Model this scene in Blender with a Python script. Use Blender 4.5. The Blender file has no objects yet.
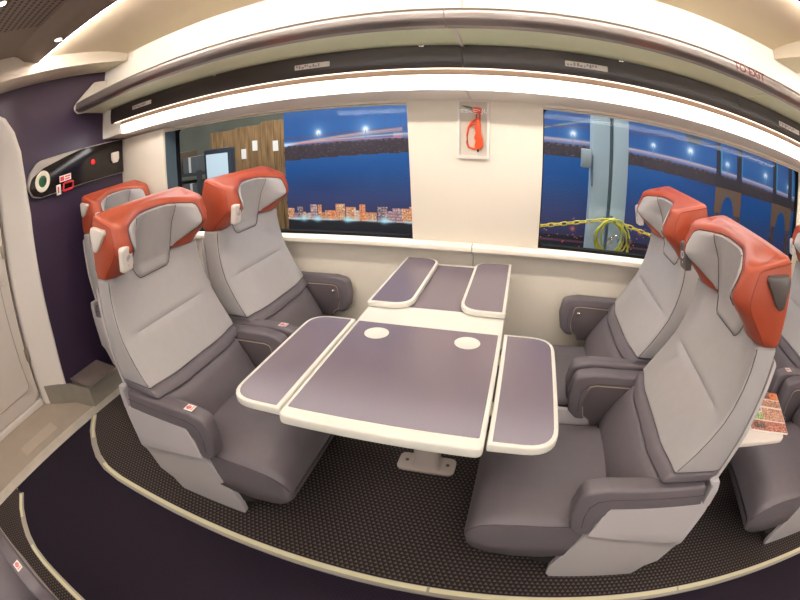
import bpy, bmesh, math, random
import numpy as np
from mathutils import Matrix, Vector

random.seed(7)
SC = bpy.context.scene
COL = SC.collection

# ------------------------------------------------------------------ camera (fisheye lens)
cam = bpy.data.cameras.new('camera')
cam_ob = bpy.data.objects.new('camera', cam)
COL.objects.link(cam_ob)
cam_ob.matrix_world = (Matrix.Translation((0.2924, -0.7827, 1.4208)) @ Matrix.Rotation(0.2749, 4, 'Z')
                       @ Matrix.Rotation(1.1818, 4, 'X') @ Matrix.Rotation(-0.0127, 4, 'Z'))
cam.type = 'PANO'
cam.panorama_type = 'FISHEYE_LENS_POLYNOMIAL'
cam.sensor_fit = 'HORIZONTAL'
cam.sensor_width, cam.sensor_height = 36, 27
_f, _k3, _k4 = 448.4746, -0.0674, 0.2022
_a = 800 / 36 / _f
cam.fisheye_polynomial_k0 = 0
cam.fisheye_polynomial_k1 = -_a
cam.fisheye_polynomial_k2 = 0
cam.fisheye_polynomial_k3 = -_k3 * _a ** 3
cam.fisheye_polynomial_k4 = -_k4 * _a ** 4
cam.fisheye_fov = math.pi
cam.clip_start = 0.01
SC.camera = cam_ob

# ------------------------------------------------------------------ world and exposure
world = bpy.data.worlds.new('world')
SC.world = world
world.use_nodes = True
world.node_tree.nodes['Background'].inputs[0].default_value = (1.0, 0.97, 0.92, 1)
world.node_tree.nodes['Background'].inputs[1].default_value = 0.25
SC.view_settings.view_transform = 'Standard'
SC.view_settings.look = 'None'
SC.view_settings.gamma = 1
SC.view_settings.use_curve_mapping = False
SC.view_settings.exposure = 0.0
LIGHT_STRIP = 9.0     # long diffusers under the luggage racks
LIGHT_OPPOSITE = 22.0  # unseen strip across the aisle, driven brighter than the visible one as fill
LIGHT_LED = 120.0       # thin LED edges of the ceiling
LIGHT_SPOT = 600.0      # small downlights
HALL_LIGHT = 165.0      # lamp of the hall outside


def area(name, loc, rot, sx, sy, power, colour=(1, 1, 1)):
    l = bpy.data.lights.new(name, 'AREA')
    l.shape = 'RECTANGLE'
    l.size, l.size_y, l.energy, l.color = sx, sy, power, colour
    o = bpy.data.objects.new(name, l)
    o.location, o.rotation_euler = loc, rot
    COL.objects.link(o)
    return o


area('hall_lamp', (-0.2, 1.75, 3.6), (math.radians(12), 0, 0), 6, 1.2, HALL_LIGHT * 2.2, (1, 0.98, 0.95))


# ------------------------------------------------------------------ materials
def lin(c):
    return tuple(((x / 255) / 12.92 if x / 255 <= .04045 else ((x / 255 + .055) / 1.055) ** 2.4) for x in c)


def mat(name, rgb, rough=.5, metal=0.0, noise=0.0, nscale=40.0, bump=0.0, bscale=300.0, spec=.5, emit=None, coat=0.0):
    m = bpy.data.materials.new(name)
    m.use_nodes = True
    nt = m.node_tree
    b = nt.nodes['Principled BSDF']
    c = lin(rgb) + (1,)
    b.inputs['Base Color'].default_value = c
    b.inputs['Roughness'].default_value = rough
    b.inputs['Metallic'].default_value = metal
    b.inputs['Specular IOR Level'].default_value = spec
    b.inputs['Coat Weight'].default_value = coat
    if emit:
        b.inputs['Emission Color'].default_value = lin(emit[0]) + (1,)
        b.inputs['Emission Strength'].default_value = emit[1]
    if noise or bump:
        tc = nt.nodes.new('ShaderNodeTexCoord')
    if noise:
        n = nt.nodes.new('ShaderNodeTexNoise')
        n.inputs['Scale'].default_value = nscale
        n.inputs['Detail'].default_value = 4
        nt.links.new(tc.outputs['Object'], n.inputs['Vector'])
        r = nt.nodes.new('ShaderNodeMapRange')
        r.inputs[1].default_value, r.inputs[2].default_value = .3, .7
        r.inputs[3].default_value, r.inputs[4].default_value = 1 - noise, 1 + noise
        nt.links.new(n.outputs['Fac'], r.inputs[0])
        mx = nt.nodes.new('ShaderNodeVectorMath')
        mx.operation = 'SCALE'
        mx.inputs[0].default_value = c[:3]
        nt.links.new(r.outputs[0], mx.inputs['Scale'])
        nt.links.new(mx.outputs[0], b.inputs['Base Color'])
    if bump:
        n2 = nt.nodes.new('ShaderNodeTexNoise')
        n2.inputs['Scale'].default_value = bscale
        n2.inputs['Detail'].default_value = 3
        nt.links.new(tc.outputs['Object'], n2.inputs['Vector'])
        bp = nt.nodes.new('ShaderNodeBump')
        bp.inputs['Strength'].default_value = bump
        bp.inputs['Distance'].default_value = .002
        nt.links.new(n2.outputs['Fac'], bp.inputs['Height'])
        nt.links.new(bp.outputs[0], b.inputs['Normal'])
    return m


class NG:
    """small helper for math node chains"""
    def __init__(s, m):
        s.nt = m.node_tree
        s.b = s.nt.nodes['Principled BSDF']

    def n(s, op, a, b=None, c=None):
        q = s.nt.nodes.new('ShaderNodeMath')
        q.operation = op
        for i, v in enumerate((a, b, c)):
            if v is None:
                continue
            if isinstance(v, (int, float)):
                q.inputs[i].default_value = v
            else:
                s.nt.links.new(v, q.inputs[i])
        return q.outputs[0]

    def xyz(s):
        tc = s.nt.nodes.new('ShaderNodeTexCoord')
        sp = s.nt.nodes.new('ShaderNodeSeparateXYZ')
        s.nt.links.new(tc.outputs['Object'], sp.inputs[0])
        return sp.outputs

    def mix(s, fac, c1, c2):
        q = s.nt.nodes.new('ShaderNodeMix')
        q.data_type = 'RGBA'
        s.nt.links.new(fac, q.inputs[0])
        for i, c in ((6, c1), (7, c2)):
            if isinstance(c, tuple):
                q.inputs[i].default_value = lin(c) + (1,)
            else:
                s.nt.links.new(c, q.inputs[i])
        return q.outputs[2]

    def colour(s, out):
        s.nt.links.new(out, s.b.inputs['Base Color'])


def carpet_mat():
    m = mat('bay_carpet', (40, 33, 34), .95, bump=.3, bscale=500)
    g = NG(m)
    X, Y, Z = g.xyz()
    u, v = g.n('DIVIDE', X, .0200), g.n('DIVIDE', Y, .0178)
    row = g.n('FLOOR', v)
    u2 = g.n('ADD', u, g.n('MULTIPLY', g.n('MODULO', row, 2.0), .5))
    fu, fv = g.n('FRACT', u2), g.n('FRACT', v)
    wid = g.n('MULTIPLY', g.n('SUBTRACT', .85, fv), .52)
    m1 = g.n('LESS_THAN', g.n('ABSOLUTE', g.n('SUBTRACT', fu, .5)), wid)
    mask = g.n('MULTIPLY', m1, g.n('GREATER_THAN', fv, .14))
    g.colour(g.mix(mask, (34, 27, 30), (94, 83, 74)))
    return m


def aisle_mat():
    m = mat('aisle_carpet', (44, 36, 52), 1.0, bump=.5, bscale=350, spec=.2)
    g = NG(m)
    X, Y, Z = g.xyz()
    u, v = g.n('DIVIDE', X, .009), g.n('DIVIDE', Y, .009)
    k = g.n('MODULO', g.n('ADD', g.n('FLOOR', u), g.n('FLOOR', v)), 2.0)
    g.colour(g.mix(g.n('ABSOLUTE', k), (31, 25, 36), (38, 31, 43)))
    return m


def laminate_mat(name, c1, c2, rough):
    m = mat(name, c1, rough, spec=.5)
    g = NG(m)
    X, Y, Z = g.xyz()
    u = g.n('FRACT', g.n('DIVIDE', g.n('ADD', X, Y), .0105))
    v = g.n('FRACT', g.n('DIVIDE', g.n('SUBTRACT', X, Y), .0105))
    k = g.n('MULTIPLY', g.n('GREATER_THAN', u, .3), g.n('GREATER_THAN', v, .3))
    g.colour(g.mix(k, c1, c2))
    return m


def purple_mat():
    m = mat('purple_panel', (58, 44, 70), .36)
    g = NG(m)
    X, Y, Z = g.xyz()
    u = g.n('FRACT', g.n('DIVIDE', g.n('ADD', Y, Z), .021))
    v = g.n('FRACT', g.n('DIVIDE', g.n('SUBTRACT', Y, Z), .021))
    k = g.n('MULTIPLY', g.n('GREATER_THAN', u, .4), g.n('GREATER_THAN', v, .4))
    g.colour(g.mix(k, (50, 37, 60), (70, 54, 77)))
    return m


def perforated_mat():
    m = mat('perforated_ceiling', (128, 113, 102), .6)
    g = NG(m)
    X, Y, Z = g.xyz()
    u, v = g.n('FRACT', g.n('DIVIDE', X, .026)), g.n('FRACT', g.n('DIVIDE', Y, .044))
    du, dv = g.n('MULTIPLY', g.n('SUBTRACT', u, .5), .026), g.n('MULTIPLY', g.n('SUBTRACT', v, .5), .044)
    d = g.n('SQRT', g.n('ADD', g.n('MULTIPLY', du, du), g.n('MULTIPLY', dv, dv)))
    k = g.n('LESS_THAN', d, .0088)
    g.colour(g.mix(k, (128, 113, 102), (22, 18, 17)))
    return m


def plywood_mat():
    m = mat('plywood', (160, 122, 80), .8)
    g = NG(m)
    tc = g.nt.nodes.new('ShaderNodeTexCoord')
    mp = g.nt.nodes.new('ShaderNodeMapping')
    mp.inputs['Scale'].default_value = (9, 9, 1.2)
    g.nt.links.new(tc.outputs['Object'], mp.inputs[0])
    w = g.nt.nodes.new('ShaderNodeTexNoise')
    w.inputs['Scale'].default_value = 3
    w.inputs['Detail'].default_value = 6
    g.nt.links.new(mp.outputs[0], w.inputs['Vector'])
    r = g.nt.nodes.new('ShaderNodeMapRange')
    r.inputs[1].default_value, r.inputs[2].default_value = .35, .65
    g.nt.links.new(w.outputs['Fac'], r.inputs[0])
    g.colour(g.mix(r.outputs[0], (106, 78, 48), (150, 116, 76)))
    return m


def print_mat(name, rough=.5):
    m = mat(name, (128, 128, 128), rough)
    a = m.node_tree.nodes.new('ShaderNodeAttribute')
    a.attribute_name = 'print'
    m.node_tree.links.new(a.outputs['Color'], m.node_tree.nodes['Principled BSDF'].inputs['Base Color'])
    return m


def glass_mat():
    m = bpy.data.materials.new('window_glass')
    m.use_nodes = True
    nt = m.node_tree
    nt.nodes.clear()
    o = nt.nodes.new('ShaderNodeOutputMaterial')
    mx = nt.nodes.new('ShaderNodeMixShader')
    t = nt.nodes.new('ShaderNodeBsdfTransparent')
    t.inputs[0].default_value = (.93, .95, .96, 1)
    g = nt.nodes.new('ShaderNodeBsdfGlossy')
    g.inputs['Roughness'].default_value = .0
    f = nt.nodes.new('ShaderNodeFresnel')
    f.inputs[0].default_value = 1.45
    ge = nt.nodes.new('ShaderNodeNewGeometry')
    mr = nt.nodes.new('ShaderNodeMapRange')
    mr.inputs[3].default_value, mr.inputs[4].default_value = 1.45, 1 / 1.45
    nt.links.new(ge.outputs['Backfacing'], mr.inputs[0])
    nt.links.new(mr.outputs[0], f.inputs[0])
    mu = nt.nodes.new('ShaderNodeMath')
    mu.operation = 'MULTIPLY'
    mu.inputs[1].default_value = .14
    nt.links.new(f.outputs[0], mu.inputs[0])
    nt.links.new(mu.outputs[0], mx.inputs[0])
    nt.links.new(t.outputs[0], mx.inputs[1])
    nt.links.new(g.outputs[0], mx.inputs[2])
    nt.links.new(mx.outputs[0], o.inputs[0])
    return m


M = dict(
    cream=mat('cream_panel', (220, 212, 198), .4, noise=.01, nscale=8),
    cream_low=mat('cream_lower_panel', (244, 236, 222), .45, noise=.015, nscale=8),
    white=mat('white_panel', (240, 235, 226), .45),
    beige=mat('beige_ceiling', (226, 208, 184), .5),
    header=mat('header_panel', (226, 214, 198), .5),
    dark_ceil=mat('dark_ceiling', (132, 117, 106), .5),
    perf=perforated_mat(),
    purple=purple_mat(),
    doorw=mat('door_white', (222, 214, 206), .4),
    doorframe=mat('door_frame_white', (232, 226, 220), .4),
    black=mat('gloss_black', (26, 20, 20), .18),
    fascia=mat('dark_fascia', (50, 42, 39), .28),
    gasket=mat('window_gasket', (17, 17, 19), .75, spec=.2),
    rail=mat('rail_satin', (138, 130, 127), .28, metal=.75),
    shelf=mat('shelf_glass', (232, 240, 206), .3),
    steel=mat('brushed_steel', (190, 182, 170), .35, metal=.8, noise=.06, nscale=20),
    steel_matt=mat('matt_steel', (158, 154, 144), .5, metal=.45, noise=.05, nscale=15),
    threshold=mat('polished_threshold', (214, 208, 198), .42, metal=.55, noise=.1, nscale=9),
    vinyl=mat('vestibule_vinyl', (168, 156, 142), .5, noise=.05, nscale=9),
    vinyl_mark=mat('vestibule_plate', (186, 174, 160), .5),
    strip_metal=mat('strip_aluminium', (186, 180, 170), .35, metal=.5),
    glow=mat('pale_yellow_insert', (228, 224, 188), .45),
    carpet=carpet_mat(),
    aisle=aisle_mat(),
    boxtop=mat('ribbed_carpet', (108, 96, 94), .95, noise=.3, nscale=160, bump=.5, bscale=200),
    light_leather=mat('light_grey_leather', (170, 167, 168), .42, noise=.02, nscale=30, bump=.15, bscale=420),
    dark_leather=mat('dark_grey_leather', (104, 98, 104), .45, noise=.03, nscale=30, bump=.15, bscale=420),
    dark_fabric=mat('dark_grey_side_fabric', (88, 80, 84), .7, bump=.3, bscale=600),
    orange=mat('orange_leather', (166, 73, 48), .38, noise=.03, nscale=25, bump=.15, bscale=420),
    shell=mat('pale_plastic_shell', (192, 187, 189), .35),
    plastic=mat('white_plastic', (222, 214, 206), .35),
    grey_plastic=mat('dark_grey_plastic', (84, 78, 78), .3),
    chrome=mat('chrome', (215, 210, 205), .12, metal=1),
    seal=mat('door_seal_brown', (74, 56, 48), .7),
    grooveline=mat('door_groove', (168, 156, 148), .6),
    seam=mat('dark_seam', (78, 66, 66), .7),
    seam_o=mat('rust_seam', (140, 58, 40), .7),
    piping=mat('pale_piping', (176, 160, 146), .6),
    base=mat('seat_base_black', (34, 30, 31), .6),
    ttrim=mat('table_edge_white', (224, 221, 212), .35),
    lam=laminate_mat('table_laminate', (113, 102, 114), (119, 108, 119), .24),
    ped=mat('pedestal_grey', (196, 184, 176), .45),
    screw=mat('screw_steel', (110, 104, 98), .35, metal=.9),
    sticker=mat('white_sticker', (240, 236, 230), .5),
    red=mat('red_print', (214, 70, 74), .5),
    pink=mat('pink_print', (232, 140, 140), .5),
    red_plastic=mat('red_plastic', (206, 30, 40), .35),
    red_lamp=mat('red_lamp', (230, 20, 20), .3, emit=((255, 20, 20), 3.0)),
    green=mat('green_dial', (20, 92, 52), .3),
    panel_rim=mat('panel_rim', (168, 162, 158), .35),
    cream_ring=mat('cream_ring', (238, 232, 214), .4),
    hammer=mat('hammer_orange', (240, 84, 30), .35),
    hammer_tip=mat('hammer_steel', (150, 150, 140), .3, metal=.8),
    casebk=mat('case_inner', (226, 210, 192), .5),
    clear=glass_mat(),
    strip=mat('strip_diffuser', (255, 250, 240), .5, emit=((250, 247, 246), LIGHT_STRIP)),
    strip2=mat('strip_diffuser_opposite', (255, 250, 240), .5, emit=((250, 246, 244), LIGHT_OPPOSITE)),
    lip=mat('glint_lip', (250, 240, 225), .5, emit=((255, 236, 215), 2.2)),  # emission imitates light reflected along the trim edge, no lamp here
    tan=mat('tan_strip', (176, 150, 128), .5),
    led=mat('led_edge', (255, 246, 230), .5, emit=((255, 244, 232), LIGHT_LED)),
    spot=mat('downlight_lens', (255, 250, 240), .3, emit=((255, 240, 220), LIGHT_SPOT)),
    signred=mat('sign_red', (84, 8, 8), .5),
    labelw=mat('label_white', (214, 208, 200), .5),
    labelink=mat('label_ink', (142, 130, 140), .6),
    printed=print_mat('backdrop_print', .6),
    magprint=print_mat('magazine_print', .3),
    paper=mat('paper', (236, 232, 226), .5),
    plywood=plywood_mat(),
    hall_floor=mat('hall_concrete', (112, 110, 106), .6, noise=.08, nscale=3),
    hall_wall=mat('hall_wall', (150, 152, 138), .8, noise=.1, nscale=2),
    post_blue=mat('painted_post', (150, 166, 175), .5, noise=.03, nscale=6),
    post_grey=mat('grey_post', (110, 130, 150), .5),
    conduit=mat('conduit_grey', (84, 100, 108), .5),
    jbox=mat('junction_box_grey', (138, 148, 152), .4),
    yellow=mat('yellow_hose', (154, 150, 30), .45),
    chain=mat('yellow_chain', (180, 160, 34), .45),
    kiosk=mat('kiosk_frame', (44, 50, 60), .4),
    screen=mat('kiosk_screen', (190, 208, 220), .3, emit=((184, 206, 220), .35)),
    screen_ink=mat('screen_ink', (150, 176, 196), .4, emit=((120, 150, 175), .3)),
    carton_r=mat('carton_red', (128, 84, 74), .7),
    carton_b=mat('carton_brown', (122, 102, 82), .8),
    carton_g=mat('carton_grey', (104, 108, 112), .7),
    shelfdark=mat('shelf_dark', (72, 74, 78), .6),
)


# ------------------------------------------------------------------ object helpers
def link_mesh(name, me, parent=None):
    o = bpy.data.objects.new(name, me)
    COL.objects.link(o)
    if parent is not None:
        o.parent = parent
    return o


def finish(bm, m, angle=40):
    bmesh.ops.remove_doubles(bm, verts=bm.verts, dist=1e-5)
    bmesh.ops.recalc_face_normals(bm, faces=bm.faces)
    me = bpy.data.meshes.new('mesh')
    bm.to_mesh(me)
    bm.free()
    me.materials.append(M[m] if isinstance(m, str) else m)
    me.polygons.foreach_set('use_smooth', [True] * len(me.polygons))
    me.set_sharp_from_angle(angle=math.radians(angle))
    return me


def obj(name, bm, m, parent=None, angle=40, loc=None):
    o = link_mesh(name, finish(bm, m, angle), parent)
    if loc is not None:
        o.location = loc
    return o


def tag(o, label=None, cat=None, group=None, kind=None):
    if label:
        o['label'] = label
    if cat:
        o['category'] = cat
    if group:
        o['group'] = group
    if kind:
        o['kind'] = kind
    return o


def thing(name, label, cat, loc=(0, 0, 0), rz=0, group=None):
    o = bpy.data.objects.new(name, None)
    o.empty_display_size = .1
    COL.objects.link(o)
    o.location, o.rotation_euler = loc, (0, 0, rz)
    return tag(o, label, cat, group)


def struct(name, bm=None, m=None, parent=None, angle=40):
    if bm is None:
        o = bpy.data.objects.new(name, None)
        COL.objects.link(o)
        if parent is not None:
            o.parent = parent
    else:
        o = obj(name, bm, m, parent, angle)
    if parent is None:
        o['kind'] = 'structure'
    return o


def box(bm, a, b, bev=0.0, seg=2):
    """axis-aligned box between corners a and b"""
    r = bmesh.ops.create_cube(bm, size=1)
    vs = r['verts']
    for v in vs:
        v.co = Vector((a[i] + (b[i] - a[i]) * (v.co[i] + .5) for i in range(3)))
    if bev:
        es = list({e for v in vs for e in v.link_edges})
        bmesh.ops.bevel(bm, geom=es, offset=bev, segments=seg, affect='EDGES', profile=.5)
    return bm


def prism(bm, pts, axis, lo, hi, bev=0.0, seg=2, bev_angle=None):
    """polygon pts (2-D) pushed along an axis: 'x' takes (y,z), 'y' takes (x,z), 'z' takes (x,y)"""
    def P(p, t):
        return {'x': (t, p[0], p[1]), 'y': (p[0], t, p[1]), 'z': (p[0], p[1], t)}[axis]
    A = [bm.verts.new(P(p, lo)) for p in pts]
    B = [bm.verts.new(P(p, hi)) for p in pts]
    n = len(pts)
    fs = [bm.faces.new(A), bm.faces.new(B)]
    for i in range(n):
        fs.append(bm.faces.new((A[i], A[(i + 1) % n], B[(i + 1) % n], B[i])))
    bmesh.ops.recalc_face_normals(bm, faces=fs)
    if bev:
        es = list({e for f in fs[:2] for e in f.edges})
        bmesh.ops.bevel(bm, geom=es, offset=bev, segments=seg, affect='EDGES', profile=.5)
    return bm


def rounded(pts, radii, n=5):
    """2-D polygon with its corners rounded"""
    out = []
    k = len(pts)
    for i in range(k):
        p = Vector(pts[i])
        a, b = Vector(pts[i - 1]), Vector(pts[(i + 1) % k])
        r = radii[i] if isinstance(radii, (list, tuple)) else radii
        if r <= 0:
            out.append(tuple(p))
            continue
        da, db = (a - p), (b - p)
        la, lb = da.length, db.length
        da.normalize()
        db.normalize()
        ang = da.angle(db)
        t = min(r / math.tan(ang / 2), la * .49, lb * .49)
        s, e = p + da * t, p + db * t
        for j in range(n + 1):
            w = j / n
            q = s.lerp(p, w).lerp(p.lerp(e, w), w)
            out.append((q.x, q.y))
    return out


def loft(bm, secs, cap=True, closed=True):
    rows = [[bm.verts.new(p) for p in s] for s in secs]
    n = len(rows[0])
    for a, b in zip(rows, rows[1:]):
        for j in range(n if closed else n - 1):
            bm.faces.new((a[j], a[(j + 1) % n], b[(j + 1) % n], b[j]))
    if cap:
        bm.faces.new(rows[0])
        bm.faces.new(rows[-1])
    return bm


def tube(bm, pts, r, n=6, closed=False):
    pts = [Vector(p) for p in pts]
    k = len(pts)
    rings = []
    up = Vector((0, 0, 1))
    for i, p in enumerate(pts):
        if closed:
            d = pts[(i + 1) % k] - pts[i - 1]
        else:
            d = pts[min(i + 1, k - 1)] - pts[max(i - 1, 0)]
        d.normalize()
        s = d.cross(up)
        if s.length < .05:
            s = d.cross(Vector((1, 0, 0)))
        s.normalize()
        t = s.cross(d)
        rr = r[i] if isinstance(r, (list, tuple)) else r
        rings.append([bm.verts.new(p + (s * math.cos(q) + t * math.sin(q)) * rr) for q in (2 * math.pi * j / n for j in range(n))])
    for i in range(k if closed else k - 1):
        a, b = rings[i], rings[(i + 1) % k]
        for j in range(n):
            bm.faces.new((a[j], a[(j + 1) % n], b[(j + 1) % n], b[j]))
    if not closed:
        bm.faces.new(rings[0])
        bm.faces.new(rings[-1])
    return bm


def lathe(bm, prof, n=20, mtx=None):
    """profile of (radius, height) spun about local z, then placed by mtx"""
    mtx = mtx or Matrix()
    rows = []
    for r, h in prof:
        rows.append([bm.verts.new(mtx @ Vector((r * math.cos(2 * math.pi * j / n), r * math.sin(2 * math.pi * j / n), h))) for j in range(n)])
    for a, b in zip(rows, rows[1:]):
        for j in range(n):
            bm.faces.new((a[j], a[(j + 1) % n], b[(j + 1) % n], b[j]))
    bm.faces.new(rows[0])
    bm.faces.new(rows[-1])
    return bm


def B():
    return bmesh.new()


def interp(t, tab, k):
    """linear-smooth lookup of column k in a table whose first column is t"""
    if t <= tab[0][0]:
        return tab[0][k]
    for a, b in zip(tab, tab[1:]):
        if t <= b[0]:
            w = (t - a[0]) / (b[0] - a[0])
            return a[k] + (b[k] - a[k]) * w
    return tab[-1][k]


def sstep(x, a, b):
    t = min(1, max(0, (x - a) / (b - a)))
    return t * t * (3 - 2 * t)


# ================================================================== SETTING
XL, XR = -2.30, 4.2          # coach section built
YW = 1.385                    # window wall
YN = -0.76 - YW              # opposite wall, across the aisle
MIRY = -0.76                 # y -> MIRY - y mirrors about the aisle's middle

# ---- floor
floor = struct('floor')
bm = B()
box(bm, (XL - 1.3, YN - .15, -.06), (XR, 1.52, -.012))
obj('subfloor', bm, 'base', floor)
strip_path = [(XR, .008), (-1.20, .008), (-1.36, .008), (-1.50, .022), (-1.62, .062), (-1.72, .118), (-1.84, .205), (-1.955, .325)]
strip_path_2 = [(x + .10 * max(0, -1.2 - x), y * .68 - .772) for x, y in strip_path]
bay = strip_path + [(-1.975, .34), (-1.975, 1.40), (XR, 1.40)]
bm = B()
prism(bm, [(x, y + .012 if y < 1 else y) for x, y in bay], 'z', -.012, .004)
obj('bay_carpet', bm, 'carpet', floor)
bm = B()
prism(bm, [(x, y - .012) for x, y in strip_path_2] + [(-1.975, strip_path_2[-1][1] - .01), (-1.975, MIRY - 1.40), (XR, MIRY - 1.40)], 'z', -.012, .004)
obj('bay_carpet', bm, 'carpet', floor)
bm = B()
prism(bm, strip_path + [(-1.97, .33), (-1.97, strip_path_2[-1][1])] + strip_path_2[::-1], 'z', -.012, .002)
obj('aisle_carpet', bm, 'aisle', floor)
bm = B()
box(bm, (-3.4, -1.6, -.012), (-2.03, 1.4, .0))
obj('vestibule_floor', bm, 'vinyl', floor)
bm = B()
prism(bm, rounded([(-2.25, -.30), (-2.13, -.30), (-2.13, .06), (-2.25, .06)], .01), 'z', .0, .002)
obj('floor_plate', bm, 'vinyl_mark', floor)
bm = B()
box(bm, (-2.045, -1.5, -.01), (-1.955, 1.4, .007), .002, 1)
tr = struct('trim_1', bm, 'threshold')

# aluminium edge strips with pale yellow inserts


def ribbon(path, half, z0, z1):
    L, R = [], []
    for i, p in enumerate(path):
        a, b = Vector(path[max(i - 1, 0)]), Vector(path[min(i + 1, len(path) - 1)])
        d = (b - a).normalized()
        nrm = Vector((-d.y, d.x))
        L.append(tuple(Vector(p) + nrm * half))
        R.append(tuple(Vector(p) - nrm * half))
    bm = B()
    prism(bm, L + R[::-1], 'z', z0, z1)
    return bm


for k, (path_, f) in enumerate(((strip_path, lambda p: p), (strip_path_2, lambda p: (p[0] + .10 * max(0, -1.2 - p[0]), (p[1] - .012) * .68 - .772)))):
    t = struct('trim_%d' % (k + 2), ribbon(path_, .020, -.01, .0075), 'strip_metal')
    for path in ([(XR, .014), (1.15, .014)], [(1.14, .014), (.16, .014)], [(.15, .014), (-1.25, .014), (-1.36, .014), (-1.45, .02), (-1.535, .038)], [(-1.775, .158), (-1.86, .228), (-1.945, .322)]):
        obj('glow_insert', ribbon([f(p) for p in path], .0105, .0, .009), 'glow', t)

# ---- window wall: lower wall, ledge, panels around the two windows
wall = struct('wall_window_side')
low = [(1.41, .0), (1.41, .66), (1.409, .74), (1.404, .77), (1.392, .79), (1.365, .803), (1.3268, 0.8096), (1.3142, 0.8159), (1.3111, 0.8265), (1.3142, 0.8370), (1.3249, 0.8423), (1.40, 0.8423), (1.43, 0.8423), (1.43, .0)]
for a, b in ((XL, .0615), (.066, XR)):
    bm = B()
    prism(bm, low, 'x', a, b)
    obj('lower_wall_panel', bm, 'cream_low', wall)
W1 = (-1.812, -.2455)
W2 = (0.3871, 2.0798)
ZB, ZT = 0.8423, 1.5287
ZH = 1.5543
for a, a2, b, yf in ((XL, XL, W1[0], 1.274), (W1[1], W1[1] - .028, W2[0], YW - .006), (W2[1], W2[1], XR, YW - .006)):
    bm = B()
    prism(bm, [(a, ZB + .0005), (b, ZB + .0005), (b, ZH), (a2, ZH)], 'y', yf, YW + .045, .003, 2)
    obj('pillar_panel', bm, 'cream', wall)
for a, b in (W1, W2):
    bm = B()
    prism(bm, [(YW, ZH), (YW, ZH - .010), (YW + .006, ZH - .012), (YW + .006, ZH - .017), (YW + .002, ZH - .019), (YW + .002, ZT), (YW + .045, ZT), (YW + .045, ZH)], 'x', a, b)
    obj('window_head_trim', bm, 'cream', wall)

for n, (a, b) in enumerate((W1, W2)):
    w = struct('window_%d' % (n + 1))
    bm = B()
    inner = rounded([(a + .005, ZB + .014), (b - .005, ZB + .014), (b - .005, ZT + .002), (a + .005, ZT + .002)], .035, 4)
    outer = [(a, ZB), (b, ZB), (b, ZT + .01), (a, ZT + .01)]
    m_ = len(inner) // 4
    y0, y1 = YW + .006, YW + .045
    iv = [[bm.verts.new((p[0], y, p[1])) for p in inner] for y in (y0, y1)]
    ov = [[bm.verts.new((p[0], y, p[1])) for p in outer] for y in (y0, y1)]
    for s in (0, 1):
        for c in range(4):
            for j in range(m_ - 1):
                bm.faces.new((ov[s][c], iv[s][c * m_ + j], iv[s][c * m_ + j + 1]))
            d = (c + 1) % 4
            bm.faces.new((ov[s][c], iv[s][c * m_ + m_ - 1], iv[s][d * m_], ov[s][d]))
    nn = len(inner)
    for j in range(nn):
        bm.faces.new((iv[0][j], iv[0][(j + 1) % nn], iv[1][(j + 1) % nn], iv[1][j]))
    obj('window_gasket', bm, 'gasket', w)
    bm = B()
    box(bm, (a + .004, YW + .030, ZB + .004), (b - .004, YW + .036, ZT + .006))
    obj('pane', bm, 'clear', w)
    if n == 0:
        bm = B()
        box(bm, (a, 1.288, ZB + .001), (a + .002, YW + .006, ZT - .001))
        obj('window_reveal', bm, 'conduit', w)

# ---- coving above the windows, with the chamfer that carries the light
face_top = 2.153
cov_main = [(1.09, face_top), (1.09, 1.672), (1.086, 1.672), (1.086, 1.645), (1.165, 1.5905), (1.172, 1.5835), (YW, 1.5524), (1.48, 1.5564), (1.48, face_top)]
cov_end = [(1.09, face_top), (1.09, 1.594), (1.094, 1.588), (YW, 1.5524), (1.48, 1.5564), (1.48, face_top)]


def mir(poly, on):
    return [(MIRY - y, z) for y, z in poly] if on else poly


def coving(parent, on):
    for a, b, p in ((XL, -2.062, cov_end), (-2.062, .0425, cov_main), (.0465, XR, cov_main)):
        bm = B()
        prism(bm, mir(p, on), 'x', a, b)
        obj('coving_panel', bm, 'white', parent)


coving(wall, False)
fas = [(1.091, 1.673), (1.082, 1.675), (1.076, 1.70), (1.074, 1.735), (1.078, 1.781), (1.091, 1.781)]


def fascia(parent, on):
    for a, b in ((-2.175, .043), (.046, 1.36), (1.363, XR)):
        bm = B()
        prism(bm, mir(fas, on), 'x', a, b, .0)
        obj('dark_fascia', bm, 'fascia', parent)
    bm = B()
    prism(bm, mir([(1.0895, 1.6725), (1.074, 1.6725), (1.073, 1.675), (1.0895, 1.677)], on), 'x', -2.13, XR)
    obj('glint_lip', bm, 'lip', parent)  # plain trim lip, its glow put in as a bright reflected line
    bm = B()
    prism(bm, mir([(1.0865, 1.6715), (1.0835, 1.6715), (1.0835, 1.6455), (1.0865, 1.6455)], on), 'x', -2.06, XR)
    obj('fascia_lower_strip', bm, 'tan', parent)


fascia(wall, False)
# small printed seat-reservation labels on the fascia
for x0, x1, z in ((-1.91, -1.72, 1.732), (-.716, -.54, 1.727), (.47, .655, 1.727), (1.657, 1.835, 1.727)):
    bm = B()
    prism(bm, rounded([(x0, z - .0125), (x1, z - .0125), (x1, z + .0125), (x0, z + .0125)], .003, 2), 'y', 1.0705, 1.076)
    lab = obj('label_strip', bm, 'labelw', wall)
    bm = B()
    x = x0 + .008
    rr = random.Random(int(x0 * 100))
    while x < x1 - .05:
        wd = rr.uniform(.006, .012)
        h0, h1 = rr.choice(((-.008, .008), (-.008, .0), (-.001, .008)))
        box(bm, (x, 1.0698, z + h0), (x + wd, 1.0706, z + h1))
        x += wd + rr.uniform(.003, .007)
    tag(obj('label_print', bm, 'labelink', lab), kind='stuff')


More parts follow.
